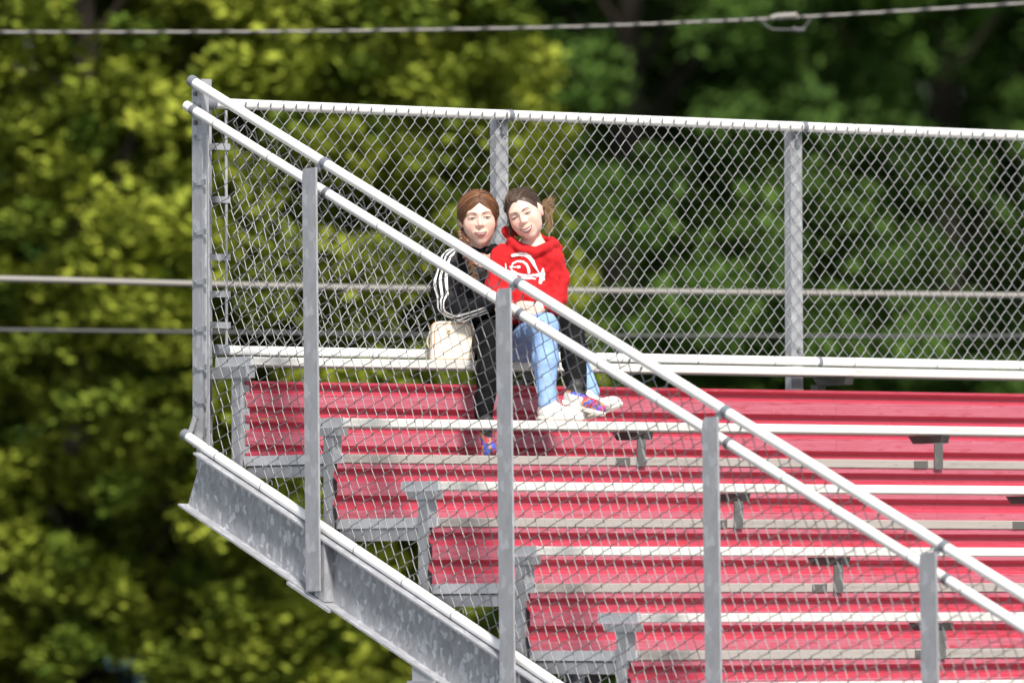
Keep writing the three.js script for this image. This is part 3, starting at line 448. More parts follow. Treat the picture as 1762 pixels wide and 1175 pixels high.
/** face features; o: brow colour, smile width, opening */
function faceParts(parent, M4, o) {
  const put = (name, g, mat, lab) => { g.applyMatrix4(M4); const m = part(name, g, mat, parent); return m; };
  const cx = o.mx ?? 0, w = o.smile, ym = -.0615, up = x => ym + o.curve * Math.pow((x - cx) / w, 2), open = x => o.open * Math.pow(Math.max(0, 1 - Math.pow((x - cx) / w, 2)), .6);
  const mouth = put('mouth', faceStrip(cx - w, cx + w, x => up(x) + .0012, x => up(x) - open(x) - .001, () => .0009, 20, 3), F0.mouth);
  const sub = (name, g, mat) => { g.applyMatrix4(M4); return part(name, g, mat, mouth); };
  sub('teeth', faceStrip(cx - w * .86, cx + w * .86, x => up(x) + .0006, x => up(x) - open(x) * o.teeth, (x, y, t) => .0017 + .0004 * Math.sin(x * 900), 28, 3), F0.teeth);
  sub('lip', faceStrip(cx - w * 1.08, cx + w * 1.08, x => up(x) + .0005 + .0055 * Math.pow(Math.max(0, 1 - Math.pow((x - cx) / (w * 1.08), 2)), .8) - .0012 * Math.exp(-Math.pow((x - cx) / .004, 2)), x => up(x) - .0003, (x, y, t) => .0021 + .0018 * Math.sin(Math.PI * t), 24, 4), F0.lip);
  sub('lip', faceStrip(cx - w * 1.06, cx + w * 1.06, x => up(x) - open(x) + .0004, x => up(x) - open(x) - .0075 * Math.pow(Math.max(0, 1 - Math.pow((x - cx) / (w * 1.06), 2)), .8), (x, y, t) => .0009 + .0014 * Math.sin(Math.PI * t), 24, 4), F0.lip);
  for (const s of [-1, 1]) {
    const ex = s * .0315, hw = .0145, yc = .0022, bend = x => 1 - Math.pow((x - ex) / hw, 2);
    const eye = put('eye', faceStrip(ex - hw, ex + hw, x => yc + o.eyeUp * Math.sqrt(Math.max(0, bend(x))), x => yc - o.eyeDn * Math.sqrt(Math.max(0, bend(x))), () => .0007, 14, 3), F0.eye);
    const ig = (name, g, mat) => { g.applyMatrix4(M4); return part(name, g, mat, eye); };
    const ix = ex + (o.look ?? 0), ir = .0064; ig('iris', faceStrip(ix - ir, ix + ir, x => yc + Math.min(o.eyeUp * .96, Math.sqrt(Math.max(0, ir * ir - (x - ix) ** 2))), x => yc - Math.min(o.eyeDn * .96, Math.sqrt(Math.max(0, ir * ir - (x - ix) ** 2))), () => .0013, 10, 3), F0.iris);
    ig('lash_and_lid_shade', faceStrip(ex - hw * 1.08, ex + hw * 1.08, x => yc + o.eyeUp * Math.sqrt(Math.max(0, bend(x))) + .0029, x => yc + o.eyeUp * Math.sqrt(Math.max(0, bend(x))) - .0003, () => .0016, 14, 2), F0.lash);
    ig('lash_and_lid_shade', faceStrip(ex - hw, ex + hw, x => yc - o.eyeDn * Math.sqrt(Math.max(0, bend(x))) + .0001, x => yc - o.eyeDn * Math.sqrt(Math.max(0, bend(x))) - .0009, () => .0011, 12, 1), o.under);  // not lashes: shade of the lower lid, painted as a brown strip
    const bx = x => (x * s - .012) / .042; put('eyebrow', faceStrip(Math.min(s * .013, s * .052), Math.max(s * .013, s * .052), x => .0205 + .0072 * Math.sin(clamp(bx(x) * 1.15) * 2.4) + .0024 * (1 - bx(x)), x => .0205 + .0072 * Math.sin(clamp(bx(x) * 1.15) * 2.4) - .0030 * (1 - bx(x)), () => .0012, 14, 2), o.brow);
  }
}
/** skin colour in the head frame: a little pinker on cheeks, nose and ears, freckled noise */
function skinTone(x, y, z) { let c = [.78, .535, .445]; const bl = Math.max(Math.exp(-((Math.abs(x) - .038) ** 2 + (y + .022) ** 2) / .0005), .9 * Math.exp(-(x * x + (y + .02) ** 2) / .00018), Math.abs(x) > .068 ? .7 : 0); const n = 1 + .05 * noise(x * 120, y * 120, z * 120) + .05 * noise(x * 30, y * 30, z * 30); return [c[0] * n, (c[1] - .13 * bl) * n, (c[2] - .105 * bl) * n]; }
/** strands laid over the head: each runs on a ball-like surface from one direction to another */
function strand(c, r, d0, d1, lift, rad, wob, R, n = 9) { const pts = []; const a = d0.clone().normalize(), b = d1.clone().normalize(); for (let i = 0; i <= n; i++) { const t = i / n; const d = a.clone().lerp(b, t).normalize(); d.x += wob * Math.sin(t * 5 + R * 9) * t; const l = lift * (.6 + .4 * Math.sin(Math.PI * t)); pts.push(V(c.x + d.x * (r.x + l), c.y + d.y * (r.y + l), c.z + d.z * (r.z + l))); } return sweep(pts, t => rad * (.12 + .88 * Math.pow(Math.sin(Math.PI * Math.min(1, .06 + t * .86)), .6)), 5, false); }
function tint(g, rgb) { const n = g.attributes.position.count, a = new Float32Array(n * 3); for (let i = 0; i < n; i++) a.set(rgb, i * 3); g.setAttribute('color', new THREE.BufferAttribute(a, 3)); g.deleteAttribute('uv'); return g; }
const hairMat = std({ vertexColors: true, roughness: .48, metalness: 0 });
const folds = (amp, f, seed) => (d, x, y, z) => { if (d > .05) return d; const w = noise(x * f + seed, y * f * .75, z * f) * amp + noise(x * f * 2.3, y * f * 2.1 + seed, z * f * 2.3) * amp * .45; return d + w; };
/** hand in its own frame: wrist at the origin, fingers towards +y, palm looks to +z, thumb on side s; curl 0..1 */
function handInto(F, M4, s, curl, sc = 1) {
  const T = v => v.clone().multiplyScalar(sc).applyMatrix4(M4); const C = (a, b, ra, rb, k = .006) => F.cap(T(a), T(b), ra * sc, rb * sc, k);
  C(V(0, -.03, 0), V(0, .01, 0), .021, .022, .012); C(V(-.016, .012, 0), V(-.022, .062, 0), .014, .0125, .012); C(V(.016, .012, 0), V(.022, .060, 0), .014, .0125, .012); C(V(0, .01, 0), V(0, .066, -.002), .014, .0125, .012);
  const len = [[.026, .021, .017], [.031, .024, .018], [.029, .022, .018], [.022, .017, .016]], xs = [s * -.026, s * -.009, s * .008, s * .024];
  len.forEach((L, i) => { let p = V(xs[i], .066 - (i === 3 ? .006 : 0), 0), a = .25 + curl * .75; for (let k = 0; k < 3; k++) { const q = p.clone().add(V(xs[i] * .08, Math.cos(a) * L[k], Math.sin(a) * L[k])); C(p, q, .0085 - k * .0008, .0079 - k * .0008, .0035); p = q; a += curl * 1.05; } });
  let p = V(s * -.022, .012, .006); const th = [V(s * -.040, .034, .018), V(s * -.042, .056, .028), V(s * -.034, .072, .036)]; let r = .0115; for (const q of th) { C(p, q, r, r - .0014, .006); p = q; r -= .0014; }
}
const frame = (o, yv, zv) => { const y = yv.clone().normalize(), z = zv.clone().addScaledVector(y, -zv.dot(y)).normalize(), x = V().crossVectors(y, z); return new THREE.Matrix4().makeBasis(x, y, z).setPosition(o); };
/** shoe in its own frame: heel at z = 0, toe towards +z, sole at y = 0; returns upper and sole fields */
function shoe(len, M4, big = 1) {
  const U = new Field(), S = new Field(), w = .037 * big; const inv = M4.clone().invert(), v = V(); const q = new THREE.Quaternion().setFromRotationMatrix(M4); const T = (x, y, z) => V(x, y, z).applyMatrix4(M4);
  U.ell(T(0, .040, .050), [w * .92, .040, .052], .03, q).ell(T(0, .034, len * .52), [w * .98, .032, len * .30], .03, q).ell(T(0, .030, len * .80), [w, .026, len * .19], .03, q).cap(T(0, .058, .050), T(0, .092, .046), .036, .035, .02);
  S.ell(T(0, .012, .052), [w, .016, .056], .02, q).ell(T(0, .012, len * .5), [w * .95, .014, len * .40], .02, q).ell(T(0, .014, len * .80), [w * 1.07, .016, len * .205], .02, q);
  S.cut((x, y, z) => { v.set(x, y, z).applyMatrix4(inv); return v.y + .0; }, .003); 
  return [U, S, inv];
}
const skinGirl = F0.skin(0xffffff);
const cloth = (hex, rough = .9, o = {}) => new THREE.MeshPhysicalMaterial({ color: hex, roughness: rough, ...o });
const weave = dataTex(64, 64, (u, v, x, y) => { const s = 128 + 40 * ((x + y) % 4 < 2 ? 1 : -1) + 40 * (noise(x * 1.3, y * 1.3, 3)); return [s, s, s]; }, false);
const headMatrix = (c, yawDeg, pitchDeg, tiltDeg, sc) => new THREE.Matrix4().compose(c, new THREE.Quaternion().setFromEuler(new THREE.Euler(THREE.MathUtils.degToRad(pitchDeg), THREE.MathUtils.degToRad(yawDeg), THREE.MathUtils.degToRad(tiltDeg), 'ZYX')), V(sc, sc, sc));

// ================================================================== girl in the black jacket
{
  const g = girl('girl in black jacket with white sleeve stripes leaning on the back fence');
  const MH = headMatrix(P(823.5, 377, -.01), 3, 2, 4, 1.055);
  // jacket
  const shL = P(776, 450, -.05), shR = P(868, 448, -.08), elL = P(769, 526, .0), wrL = P(852, 521, .15), chest = P(820, 482, -.07), pel = P(815, 588, -.06);
  const J = new Field();
  J.ell(P(819, 478, -.08), [.122, .13, .085], .05).ell(P(815, 540, -.08), [.115, .13, .088], .05).cap(P(800, 447, -.07), P(845, 446, -.08), .052, .052, .04);
  J.cap(shL, P(764, 492, -.02), .056, .055, .04).cap(P(764, 492, -.02), elL, .055, .050, .03).cap(elL, P(800, 534, .07), .050, .047, .025).cap(P(800, 534, .07), wrL, .047, .037, .02);
  J.cap(shR, P(884, 518, -.09), .055, .05, .04).cap(P(884, 518, -.09), P(872, 560, .02), .046, .04, .03);
  J.cap(P(798, 426, -.06), P(812, 432, -.012), .019, .018, .02).cap(P(812, 432, -.012), P(836, 432, -.012), .018, .018, .02).cap(P(836, 432, -.012), P(850, 426, -.06), .018, .019, .02);
  J.post = folds(.009, 17, 3.1);
  const jacketMat = cloth(0x0b0c10, .6, { specularIntensity: .5, sheen: .1, sheenRoughness: .6, sheenColor: new THREE.Color(0x333842) });
  const jacket = part('jacket', netMesh(J, .0085), jacketMat, g);
  // three white stripes down each sleeve: bands laid on the cloth
  const arm = [P(792, 440, -.06), P(772, 452, -.045), P(763, 478, -.03), P(764, 500, -.015), P(768, 520, .0), P(782, 534, .03), P(805, 534, .08), P(850, 521, .15)]; const ac = new THREE.CatmullRomCurve3(arm);
  const outward = t => { const a = V(-.25, .9, .5), b = V(-.2, .12, 1), c = V(-.15, -.75, .8); return (t < .25 ? a.clone().lerp(b, t / .25) : t < .5 ? b.clone() : b.clone().lerp(c, sstep(.5, .72, t))).normalize(); };
  const onCloth = (p, d) => { const q = p.clone(); let l = .0; for (let i = 0; i < 60; i++) { const s = J.at(q.x + d.x * l, q.y + d.y * l, q.z + d.z * l); if (s > -.0002) break; l += Math.max(.0008, -s * .7); } return q.addScaledVector(d, l + .0022); };
  for (const off of [-1, 0, 1]) { const Q = [], I = [], n = 70; for (let i = 0; i <= n; i++) { const t = .02 + .95 * i / n, p = ac.getPoint(t), tan = ac.getTangent(t), d = outward(t).addScaledVector(tan, -outward(t).dot(tan)).normalize(), s = V().crossVectors(tan, d); for (const e of [-.5, 0, .5]) { const a = off * .40 + e * .20; const dd = d.clone().multiplyScalar(Math.cos(a)).addScaledVector(s, Math.sin(a)); const r = onCloth(p, dd); Q.push(r.x, r.y, r.z); } } for (let i = 0; i < n; i++) for (let j = 0; j < 2; j++) { const a = i * 3 + j; I.push(a, a + 1, a + 3, a + 1, a + 4, a + 3); } const sg = new THREE.BufferGeometry(); sg.setAttribute('position', new THREE.Float32BufferAttribute(Q, 3)); sg.setIndex(I); sg.computeVertexNormals(); part('sleeve_stripe', sg, std({ color: 0xe9e9ea, roughness: .7, side: THREE.DoubleSide }), jacket); }
  // trousers
  const T = new Field(); const hipR = P(834, 594, -.03), knR = P(844, 573, .33), anR = P(833, 712, .37), hipL = P(836, 594, -.06), knL = P(983, 562, .27), anL = P(992, 670, .44);
  T.ell(P(846, 590, -.07), [.10, .078, .11], .05).cap(hipR, knR, .066, .056, .03).cap(knR, P(838, 640, .36), .054, .049, .03).cap(P(838, 640, .36), anR, .049, .043, .03).cap(hipL, knL, .078, .060, .04).cap(knL, P(988, 610, .35), .060, .054, .03).cap(P(988, 610, .35), anL, .054, .044, .03);
  T.post = folds(.008, 15, 8.4); part('trousers', netMesh(T, .0085), cloth(0x0a0a0c, .8, { specularIntensity: .35, sheen: .05, sheenRoughness: .7, sheenColor: new THREE.Color(0x30323a) }), g);
  // shoes: bright patterned trainers with white soles
  const dye = (x, y, z) => { const a = noise(x * 30, y * 30, z * 30 + 3), b = noise(x * 44 + 9, y * 44, z * 44); if (a > .22) return [.42, .05, .03]; if (a > .05) return [.38, .04, .2]; if (b > .15) return [.55, .20, .02]; if (a < -.25) return [.06, .10, .55]; if (b < -.2) return [.20, .05, .42]; return [.05, .05, .06]; };
  const trainers = std({ vertexColors: true, roughness: .6 }), soleMat = std({ color: 0xe9e4da, roughness: .7 });
  for (const [M4, leg] of [[frame(P(834, 729, .33), V(.02, .45, .85), V(.12, -.62, .60)), 0], [frame(P(968, 695, .42), V(.25, .92, .1), V(.72, -.27, .5)), 1]]) {
    const [U, S, iM] = shoe(leg ? .225 : .19, M4, leg ? .92 : .85); const q0 = V(), paint = (x, y, z) => { q0.set(x, y, z).applyMatrix4(iM); return q0.y > .068 ? [.02, .02, .022] : leg && q0.z < .115 ? (q0.y < .056 ? [.70, .68, .64] : dye(x, y, z)) : dye(x, y, z); }; const up = part('shoe', netMesh(U, .0055, null, paint), trainers, g); part('sole', netMesh(S, .0055), soleMat, up);
    const lc = []; for (let k = 0; k < 4; k++) { const z = .075 + k * .022, y = .079 - k * .009; const q = s => V(s * .02, y - .006, z + s * .004).applyMatrix4(M4), m = V(0, y + .004, z).applyMatrix4(M4); lc.push(sweep([q(-1), m, q(1)], .0028, 5)); } part('laces', join(lc), std({ color: 0x15151a, roughness: .8 }), up);
  }
  // skin: head, neck, the hand at the end of the sleeve
  const inv = MH.clone().invert(), v = V(), sc = 1.055; const B = new Field(); const c0 = V().setFromMatrixPosition(MH);
  B.p.push({ k: .02, c: c0, R: .15, f: (x, y, z) => { v.set(x, y, z).applyMatrix4(inv); return headF.at(v.x, v.y, v.z) * sc; } });
  B.cap(V(0, -.055, -.028).applyMatrix4(MH), P(823, 432, -.06), .041, .046, .016); B.ell(P(824, 440, -.055), [.075, .045, .05], .03); B.cap(P(823, 440, -.06), P(820, 520, -.08), .06, .05, .04).cap(P(820, 520, -.08), hipR, .05, .045, .04).cap(hipR, knR, .045, .035, .03).cap(knR, anR, .035, .026, .03).cap(P(820, 520, -.08), hipL, .05, .045, .04).cap(hipL, knL, .045, .035, .03).cap(knL, anL, .035, .026, .03).cap(anR, P(838, 735, .4), .026, .024, .02).cap(P(820, 450, -.06), shL, .04, .03, .03).cap(shL, elL, .03, .028, .02).cap(elL, wrL, .028, .02, .02);
  handInto(B, frame(wrL, P(878, 526, .19).sub(P(852, 521, .15)), V(.2, -.6, -1)), 1, .55, .95);
  const tone = (x, y, z) => { v.set(x, y, z).applyMatrix4(inv); return v.length() < .16 && v.y > -.13 ? skinTone(v.x, v.y, v.z) : [.75, .50, .41]; };
  const hb = new THREE.Box3().setFromCenterAndSize(c0, V(.27, .33, .30)); const head = netMesh(B, .0032, hb, tone); const rest = new Field(); rest.p = B.p;
  const lower = netMesh({ at: (x, y, z) => smax(B.at(x, y, z), (y - hb.min.y - .004), 0) }, .0065, B.box().intersect(new THREE.Box3(V(-2, -2, -2), V(2, hb.min.y + .02, 2))), tone);
  const body = part('body', mergeGeometries([head, lower]), skinGirl, g);
  const under = std({ color: new THREE.Color().setRGB(.40, .22, .17), roughness: .8 });
  faceParts(body, MH, { smile: .0255, curve: .0058, open: .0105, teeth: .36, eyeUp: .0031, eyeDn: .0024, look: .001, brow: std({ color: new THREE.Color().setRGB(.22, .11, .065), roughness: .9 }), under });
  part('nose_stud', orient(new THREE.SphereGeometry(.0022, 8, 6), V(-.0165, -.022, faceZ(-.0165, -.022) + .001).applyMatrix4(MH), new THREE.Quaternion()), std({ color: 0xf0f0f0, roughness: .1, metalness: .9 }), body);
  for (const s of [-1, 1]) part('earring', orient(new THREE.SphereGeometry(.004, 8, 6), V(s * .079, -.036, -.004).applyMatrix4(MH), new THREE.Quaternion()), std({ color: 0xf0f0f0, roughness: .1, metalness: .9 }), body);
  // hair: a parted cap, strands over it, and a plait that hangs on the chest
  const Hc = V(0, .030, -.016), Hr = V(.081, .092, .100), HF = new Field();
  HF.ell(Hc, [Hr.x, Hr.y, Hr.z], .02).ell(V(0, -.02, -.05), [.078, .075, .062], .03);
  HF.cut((x, y, z) => { const px = x - .012; const a = (x - .004) / (.0665 - .25 * Math.max(0, y - .01)), b = (y + .03) / .112, c = (z - .105) / .115; return (Math.sqrt(a * a + b * b + c * c) - 1) * .066; }, .008); HF.cut((x, y, z) => y + .075, .01);
  HF.post = (d, x, y, z) => { const ang = Math.atan2(x - .014, .13 - z * .6 - y * .2); return d + .0004 * Math.sin(ang * 70 + 6 * noise(y * 12, z * 12)) + .003 * noise(x * 30, y * 9, z * 20) + .006 * Math.exp(-((x - .014) ** 2) / .00002) * (y > .06 ? 1 : 0); };
  const brown = (x, y, z) => { const n = .5 + .5 * noise(Math.atan2(x - .014, .2) * 60, y * 10, z * 10), m = clamp(.5 + noise(x * 25, y * 14, z * 14)); const k = .55 * n + .45 * m; return [lerp(.05, .20, k), lerp(.022, .088, k), lerp(.012, .04, k)]; };
  const hg = netMesh(HF, .0042, new THREE.Box3(V(-.1, -.12, -.14), V(.1, .14, .1)), brown); hg.applyMatrix4(MH); const hs = [hg]; const R = rng(5);
  for (let i = 0; i < 760; i++) { const side = i % 2 ? 1 : -1, t = R(); const d0 = V(.16 + side * .015, 1, lerp(-.75, 2.0, t)), d1 = V(side, -.35 - .35 * R(), lerp(-1.0, .30, clamp(t + .18 * (R() - .5)))); const k = R(); const st = strand(Hc, Hr, d0, d1, .0008 + .0034 * R() + (i % 23 ? 0 : .005), .0006 + .0007 * R(), .06 * (R() - .5), R(), 12); st.applyMatrix4(MH); hs.push(tint(st, [lerp(.075, .42, k * k), lerp(.033, .19, k * k), lerp(.017, .085, k * k)])); }
  for (let i = 0; i < 14; i++) { const st = strand(Hc, Hr, V(.9, .3 - R() * .6, .35), V(1.1, -.9 * R() - .3, .15 + .3 * R()), .004, .0009, .08, R()); st.applyMatrix4(MH); hs.push(tint(st, [.3, .15, .07])); }
  const pl = new THREE.CatmullRomCurve3([V(-.068, -.045, -.01).applyMatrix4(MH), P(799, 412, .035), P(803, 436, .06), P(811, 458, .07), P(817, 480, .066), P(818, 497, .062)]);
  for (let i = 0; i < 25; i++) { const t = i / 24, p = pl.getPoint(t), tn = pl.getTangent(t), r = lerp(.0165, .010, t), side = i % 2 ? 1 : -1; const sg = new THREE.SphereGeometry(1, 12, 8); sg.scale(r * .72, r * 1.55, r * .8); const q = new THREE.Quaternion().setFromUnitVectors(V(0, 1, 0), tn.clone().add(V(side * .75, 0, 0)).normalize()); orient(sg, p.clone().add(V(side * r * .5, 0, .002)), q); const k = .35 + .3 * R(); hs.push(tint(sg, [lerp(.05, .2, k), lerp(.022, .09, k), lerp(.012, .045, k)])); for (let m = 0; m < 4; m++) { const a = side * (.5 + .2 * m); const ln = sweep([p.clone().add(V(-side * r * .3, r * (.2 + .35 * m) - .004, r * .8)), p.clone().add(V(side * r * .5, r * (-.5 + .35 * m), r * .98)), p.clone().add(V(side * r * 1.15, r * (-.6 + .3 * m), r * .45))], .0016, 4, false); hs.push(tint(ln, [lerp(.06, .22, R()), .075, .035])); } }
  part('hair', mergeGeometries(hs.map(h => { const q = h.index ? h : mergeVertices(h); for (const k of Object.keys(q.attributes)) if (!['position', 'normal', 'color'].includes(k)) q.deleteAttribute(k); return q; })), hairMat, g);
}

// ================================================================== girl in the red hoodie
{
  const g = girl('girl in red hooded sweatshirt and light blue jeans leaning her head');
  const MH = headMatrix(P(903, 369, .06), -13, 4, 21, .985), sc = .985;
  const shR = P(864, 444, .04), shL = P(951, 446, .03), elR = P(849, 508, .07), elL = P(957, 513, .04), wrR = P(882, 532, .19), wrL = P(938, 529, .18);
  const H = new Field();
  H.ell(P(911, 462, .02), [.122, .105, .085], .05).ell(P(908, 515, .03), [.125, .11, .095], .05).cap(P(885, 437, .03), P(937, 438, .03), .052, .052, .04).ell(P(906, 548, .04), [.122, .05, .098], .04);
  H.cap(shR, elR, .053, .049, .04).cap(elR, P(868, 528, .15), .048, .042, .025).cap(P(868, 528, .15), wrR, .042, .034, .02);
  H.cap(shL, P(957, 478, .02), .052, .049, .04).cap(P(957, 478, .02), elL, .049, .047, .03).cap(elL, P(950, 528, .11), .047, .042, .025).cap(P(950, 528, .11), wrL, .043, .035, .02);
  // hood lying round the neck
  const hood = [P(872, 398, .01), P(880, 414, .06), P(897, 430, .085), P(921, 436, .095), P(941, 425, .085), P(954, 419, .05), P(960, 426, -.0), P(950, 417, -.05), P(910, 400, -.06), P(874, 398, -.03)]; for (let i = 0; i < hood.length; i++) H.cap(hood[i], hood[(i + 1) % hood.length], .0195, .0195, .012);
  H.post = folds(.0115, 17, 21.7);
  const hoodieMat = cloth(0xb90d17, .88, { sheen: .35, sheenRoughness: .5, sheenColor: new THREE.Color(0xff5a50), bumpMap: null });
  const hoodie = part('hooded_sweatshirt', netMesh(H, .0075), hoodieMat, g);
  // printed emblem: crested helmet over long brush strokes, a raised layer of white print on the cloth
  { const E = (x, y) => [700 + x / 4.405, 300 + y / 4.405]; const strokes = [
      [[[800, 622], [850, 612], [895, 615], [930, 635], [955, 668], [970, 700], [990, 735], [1012, 765]], [22, 26, 28, 30, 28, 20, 12, 7]],
      [[[792, 705], [805, 680], [840, 664], [880, 668], [908, 690], [922, 720], [926, 752]], [8, 12, 15, 16, 18, 20, 20]],
      [[[782, 706], [815, 708], [848, 709]], [9, 9, 9]], [[[843, 709], [853, 709]], [20, 20]], [[[784, 708], [800, 735], [830, 752]], [10, 9, 12]],
      [[[749, 684], [752, 722]], [10, 9]], [[[768, 735], [820, 758], [880, 772], [940, 774], [1010, 764]], [8, 15, 20, 18, 12]], [[[868, 792], [920, 790], [975, 798]], [14, 22, 10]], [[[985, 760], [1012, 770], [985, 780]], [7, 8, 7]],
      [[[1033, 722], [1028, 760], [1012, 825]], [12, 34, 26]], [[[1040, 760], [1034, 800]], [16, 26]]];
    const cell = .0017, Q = [], I = []; const inside = (x, y) => { for (const [pl, w] of strokes) for (let i = 0; i + 1 < pl.length; i++) { const [ax, ay] = pl[i], [bx, by] = pl[i + 1], l2 = (bx - ax) ** 2 + (by - ay) ** 2, t = clamp(((x - ax) * (bx - ax) + (y - ay) * (by - ay)) / l2); if (Math.hypot(x - ax - t * (bx - ax), y - ay - t * (by - ay)) < lerp(w[i], w[i + 1], t) / 2) return true; } return false; };
    const scale = 4.405 * FOC / depth0 * cell, grid = new Map(); const zs = (x, y) => { const b = P(...E(x, y), 0); let z = .3; for (let i = 0; i < 60; i++) { const d = H.at(b.x, b.y, z); if (d < 3e-4) break; z -= Math.max(d * .6, 3e-4); } return [b.x, b.y, z + .0022]; };
    const vid = (i, j) => { const k = i + ',' + j; if (!grid.has(k)) { grid.set(k, Q.length / 3); Q.push(...zs(730 + i * scale, 590 + j * scale)); } return grid.get(k); };
    for (let j = 0; j < 260 / scale; j++) for (let i = 0; i < 340 / scale; i++) if (inside(730 + (i + .5) * scale, 590 + (j + .5) * scale)) { const a = vid(i, j), b = vid(i + 1, j), c = vid(i + 1, j + 1), d = vid(i, j + 1); I.push(a, c, b, a, d, c); }
    const eg = new THREE.BufferGeometry(); eg.setAttribute('position', new THREE.Float32BufferAttribute(Q, 3)); eg.setIndex(I); eg.computeVertexNormals(); part('printed_emblem', eg, std({ color: 0xf1eef0, roughness: .6, side: THREE.DoubleSide }), hoodie); }
  // jeans
  const T = new Field(); const hipR = P(892, 590, .02), knR = P(936, 563, .35), anR = P(941, 692, .42), hipL = P(925, 592, .01), knL = P(972, 572, .22), anL = P(1019, 676, .30);
  T.ell(P(904, 592, .0), [.125, .074, .105], .05).cap(hipR, knR, .073, .060, .04).cap(knR, P(938, 620, .38), .058, .053, .03).cap(P(938, 620, .38), anR, .053, .040, .03).cap(hipL, knL, .070, .056, .04).cap(knL, anL, .054, .036, .03);
  T.post = folds(.0055, 22, 44.2);
  const denim = (x, y, z, nx, ny, nz) => { const w = clamp(.55 + .5 * noise(x * 9, y * 6, z * 9) + .25 * noise(x * 40, y * 22, z * 40)), f = clamp((z - .12) / .2) * .5 + .3 * w; const fade = clamp(.35 + .45 * w + .25 * (z > .3 ? 1 : 0)); const t = 1 + .12 * noise(x * 160, y * 160, z * 160); return [lerp(.045, .25, fade) * t, lerp(.105, .40, fade) * t, lerp(.26, .68, fade) * t]; };
  const jeans = part('jeans', netMesh(T, .0075, null, denim), std({ vertexColors: true, roughness: .85, bumpMap: null }), g);
  // side seam with stitching
  { const onJ = (px, py) => { const b = P(px, py, 0); let z = .6; for (let i = 0; i < 70; i++) { const d = T.at(b.x, b.y, z); if (d < 3e-4) break; z -= Math.max(d * .7, 3e-4); } return V(b.x, b.y, z + .001); }; const pts = []; for (let i = 0; i <= 20; i++) { const t = i / 20; pts.push(onJ(lerp(919, 928, t), lerp(585, 690, t))); } part('seam', sweep(pts, .0012, 5), std({ color: 0x4a70a0, roughness: .9 }), jeans); }
  // white sneakers with thick soles, standing on the bench plank in front
  const white = cloth(0xe8e6e2, .7), soleW = std({ color: 0xd9d4ca, roughness: .8 });
  for (const M4 of [frame(P(926, 724.5, .395), V(0, 1, .03), V(.87, .02, .45)), frame(P(1012, 722, .33), V(-.35, .85, .05), V(.62, .24, .72))]) {
    const [U, S] = shoe(.225, M4, 1.1); const up = part('shoe', netMesh(U, .0055), white, g); part('sole', netMesh(S, .0055), soleW, up);
    const lc = []; for (let k = 0; k < 4; k++) { const z = .085 + k * .02, y = .083 - k * .010; const q = s => V(s * .022, y - .006, z + s * .003).applyMatrix4(M4), m = V(0, y + .003, z).applyMatrix4(M4); lc.push(sweep([q(-1), m, q(1)], .003, 5)); } part('laces', join(lc), std({ color: 0xf4f2ee, roughness: .8 }), up);
  }
  // skin
  const inv = MH.clone().invert(), v = V(), B = new Field(), c0 = V().setFromMatrixPosition(MH);
  B.p.push({ k: .02, c: c0, R: .15, f: (x, y, z) => { v.set(x, y, z).applyMatrix4(inv); return headF.at(v.x, v.y, v.z) * sc; } });
  const nk = P(917, 432, .02); B.cap(V(0, -.05, -.028).applyMatrix4(MH), nk, .039, .043, .016).ell(P(918, 436, .03), [.07, .035, .05], .03).cap(nk, P(908, 530, .02), .06, .055, .04).cap(P(908, 530, .02), hipR, .05, .045, .04).cap(hipR, knR, .045, .034, .03).cap(knR, anR, .034, .024, .03).cap(anR, P(942, 712, .43), .026, .024, .02).cap(P(908, 530, .02), hipL, .05, .045, .04).cap(hipL, knL, .045, .034, .03).cap(knL, anL, .034, .024, .03).cap(anL, P(1022, 700, .34), .024, .022, .02).cap(nk, shR, .04, .03, .03).cap(shR, elR, .03, .027, .02).cap(elR, wrR, .027, .02, .02).cap(nk, shL, .04, .03, .03).cap(shL, elL, .03, .027, .02).cap(elL, wrL, .027, .02, .02);
  handInto(B, frame(wrR, P(905, 527, .23).sub(P(884, 532, .19)), V(.2, -.4, -1)), 1, .45, .86); handInto(B, frame(P(935, 527, .19), P(905, 533, .225).sub(P(936, 524, .185)), V(-.1, -.25, -1)), -1, .5, .92);
  const tone = (x, y, z) => { v.set(x, y, z).applyMatrix4(inv); return v.length() < .16 && v.y > -.13 ? skinTone(v.x, v.y, v.z) : [.76, .51, .42]; };
  const hb = new THREE.Box3().setFromCenterAndSize(c0, V(.28, .32, .30)), head = netMesh(B, .0032, hb, tone);
  const handsBox = new THREE.Box3(P(868, 552, .10), P(958, 505, .30)); const hands = netMesh({ at: (x, y, z) => B.at(x, y, z) }, .0034, handsBox, tone);
  const lower = netMesh({ at: (x, y, z) => smax(B.at(x, y, z), (y - hb.min.y - .004), 0) }, .0085, B.box().intersect(new THREE.Box3(V(-2, -2, -2), V(2, hb.min.y + .02, 2))), tone);
  const body = part('body', mergeGeometries([head, hands, lower]), skinGirl, g);
  const under = std({ color: new THREE.Color().setRGB(.40, .22, .17), roughness: .8 });
  faceParts(body, MH, { smile: .0295, curve: .0085, open: .0105, teeth: .74, eyeUp: .0021, eyeDn: .0014, look: -.001, brow: std({ color: new THREE.Color().setRGB(.13, .075, .05), roughness: .9 }), under });
  // hair swept back, tail blown out by the wind
  const Hc = V(0, .028, -.018), Hr = V(.079, .090, .098), HF = new Field();
  HF.ell(Hc, [Hr.x, Hr.y, Hr.z], .02).ell(V(0, -.015, -.05), [.074, .07, .058], .03);
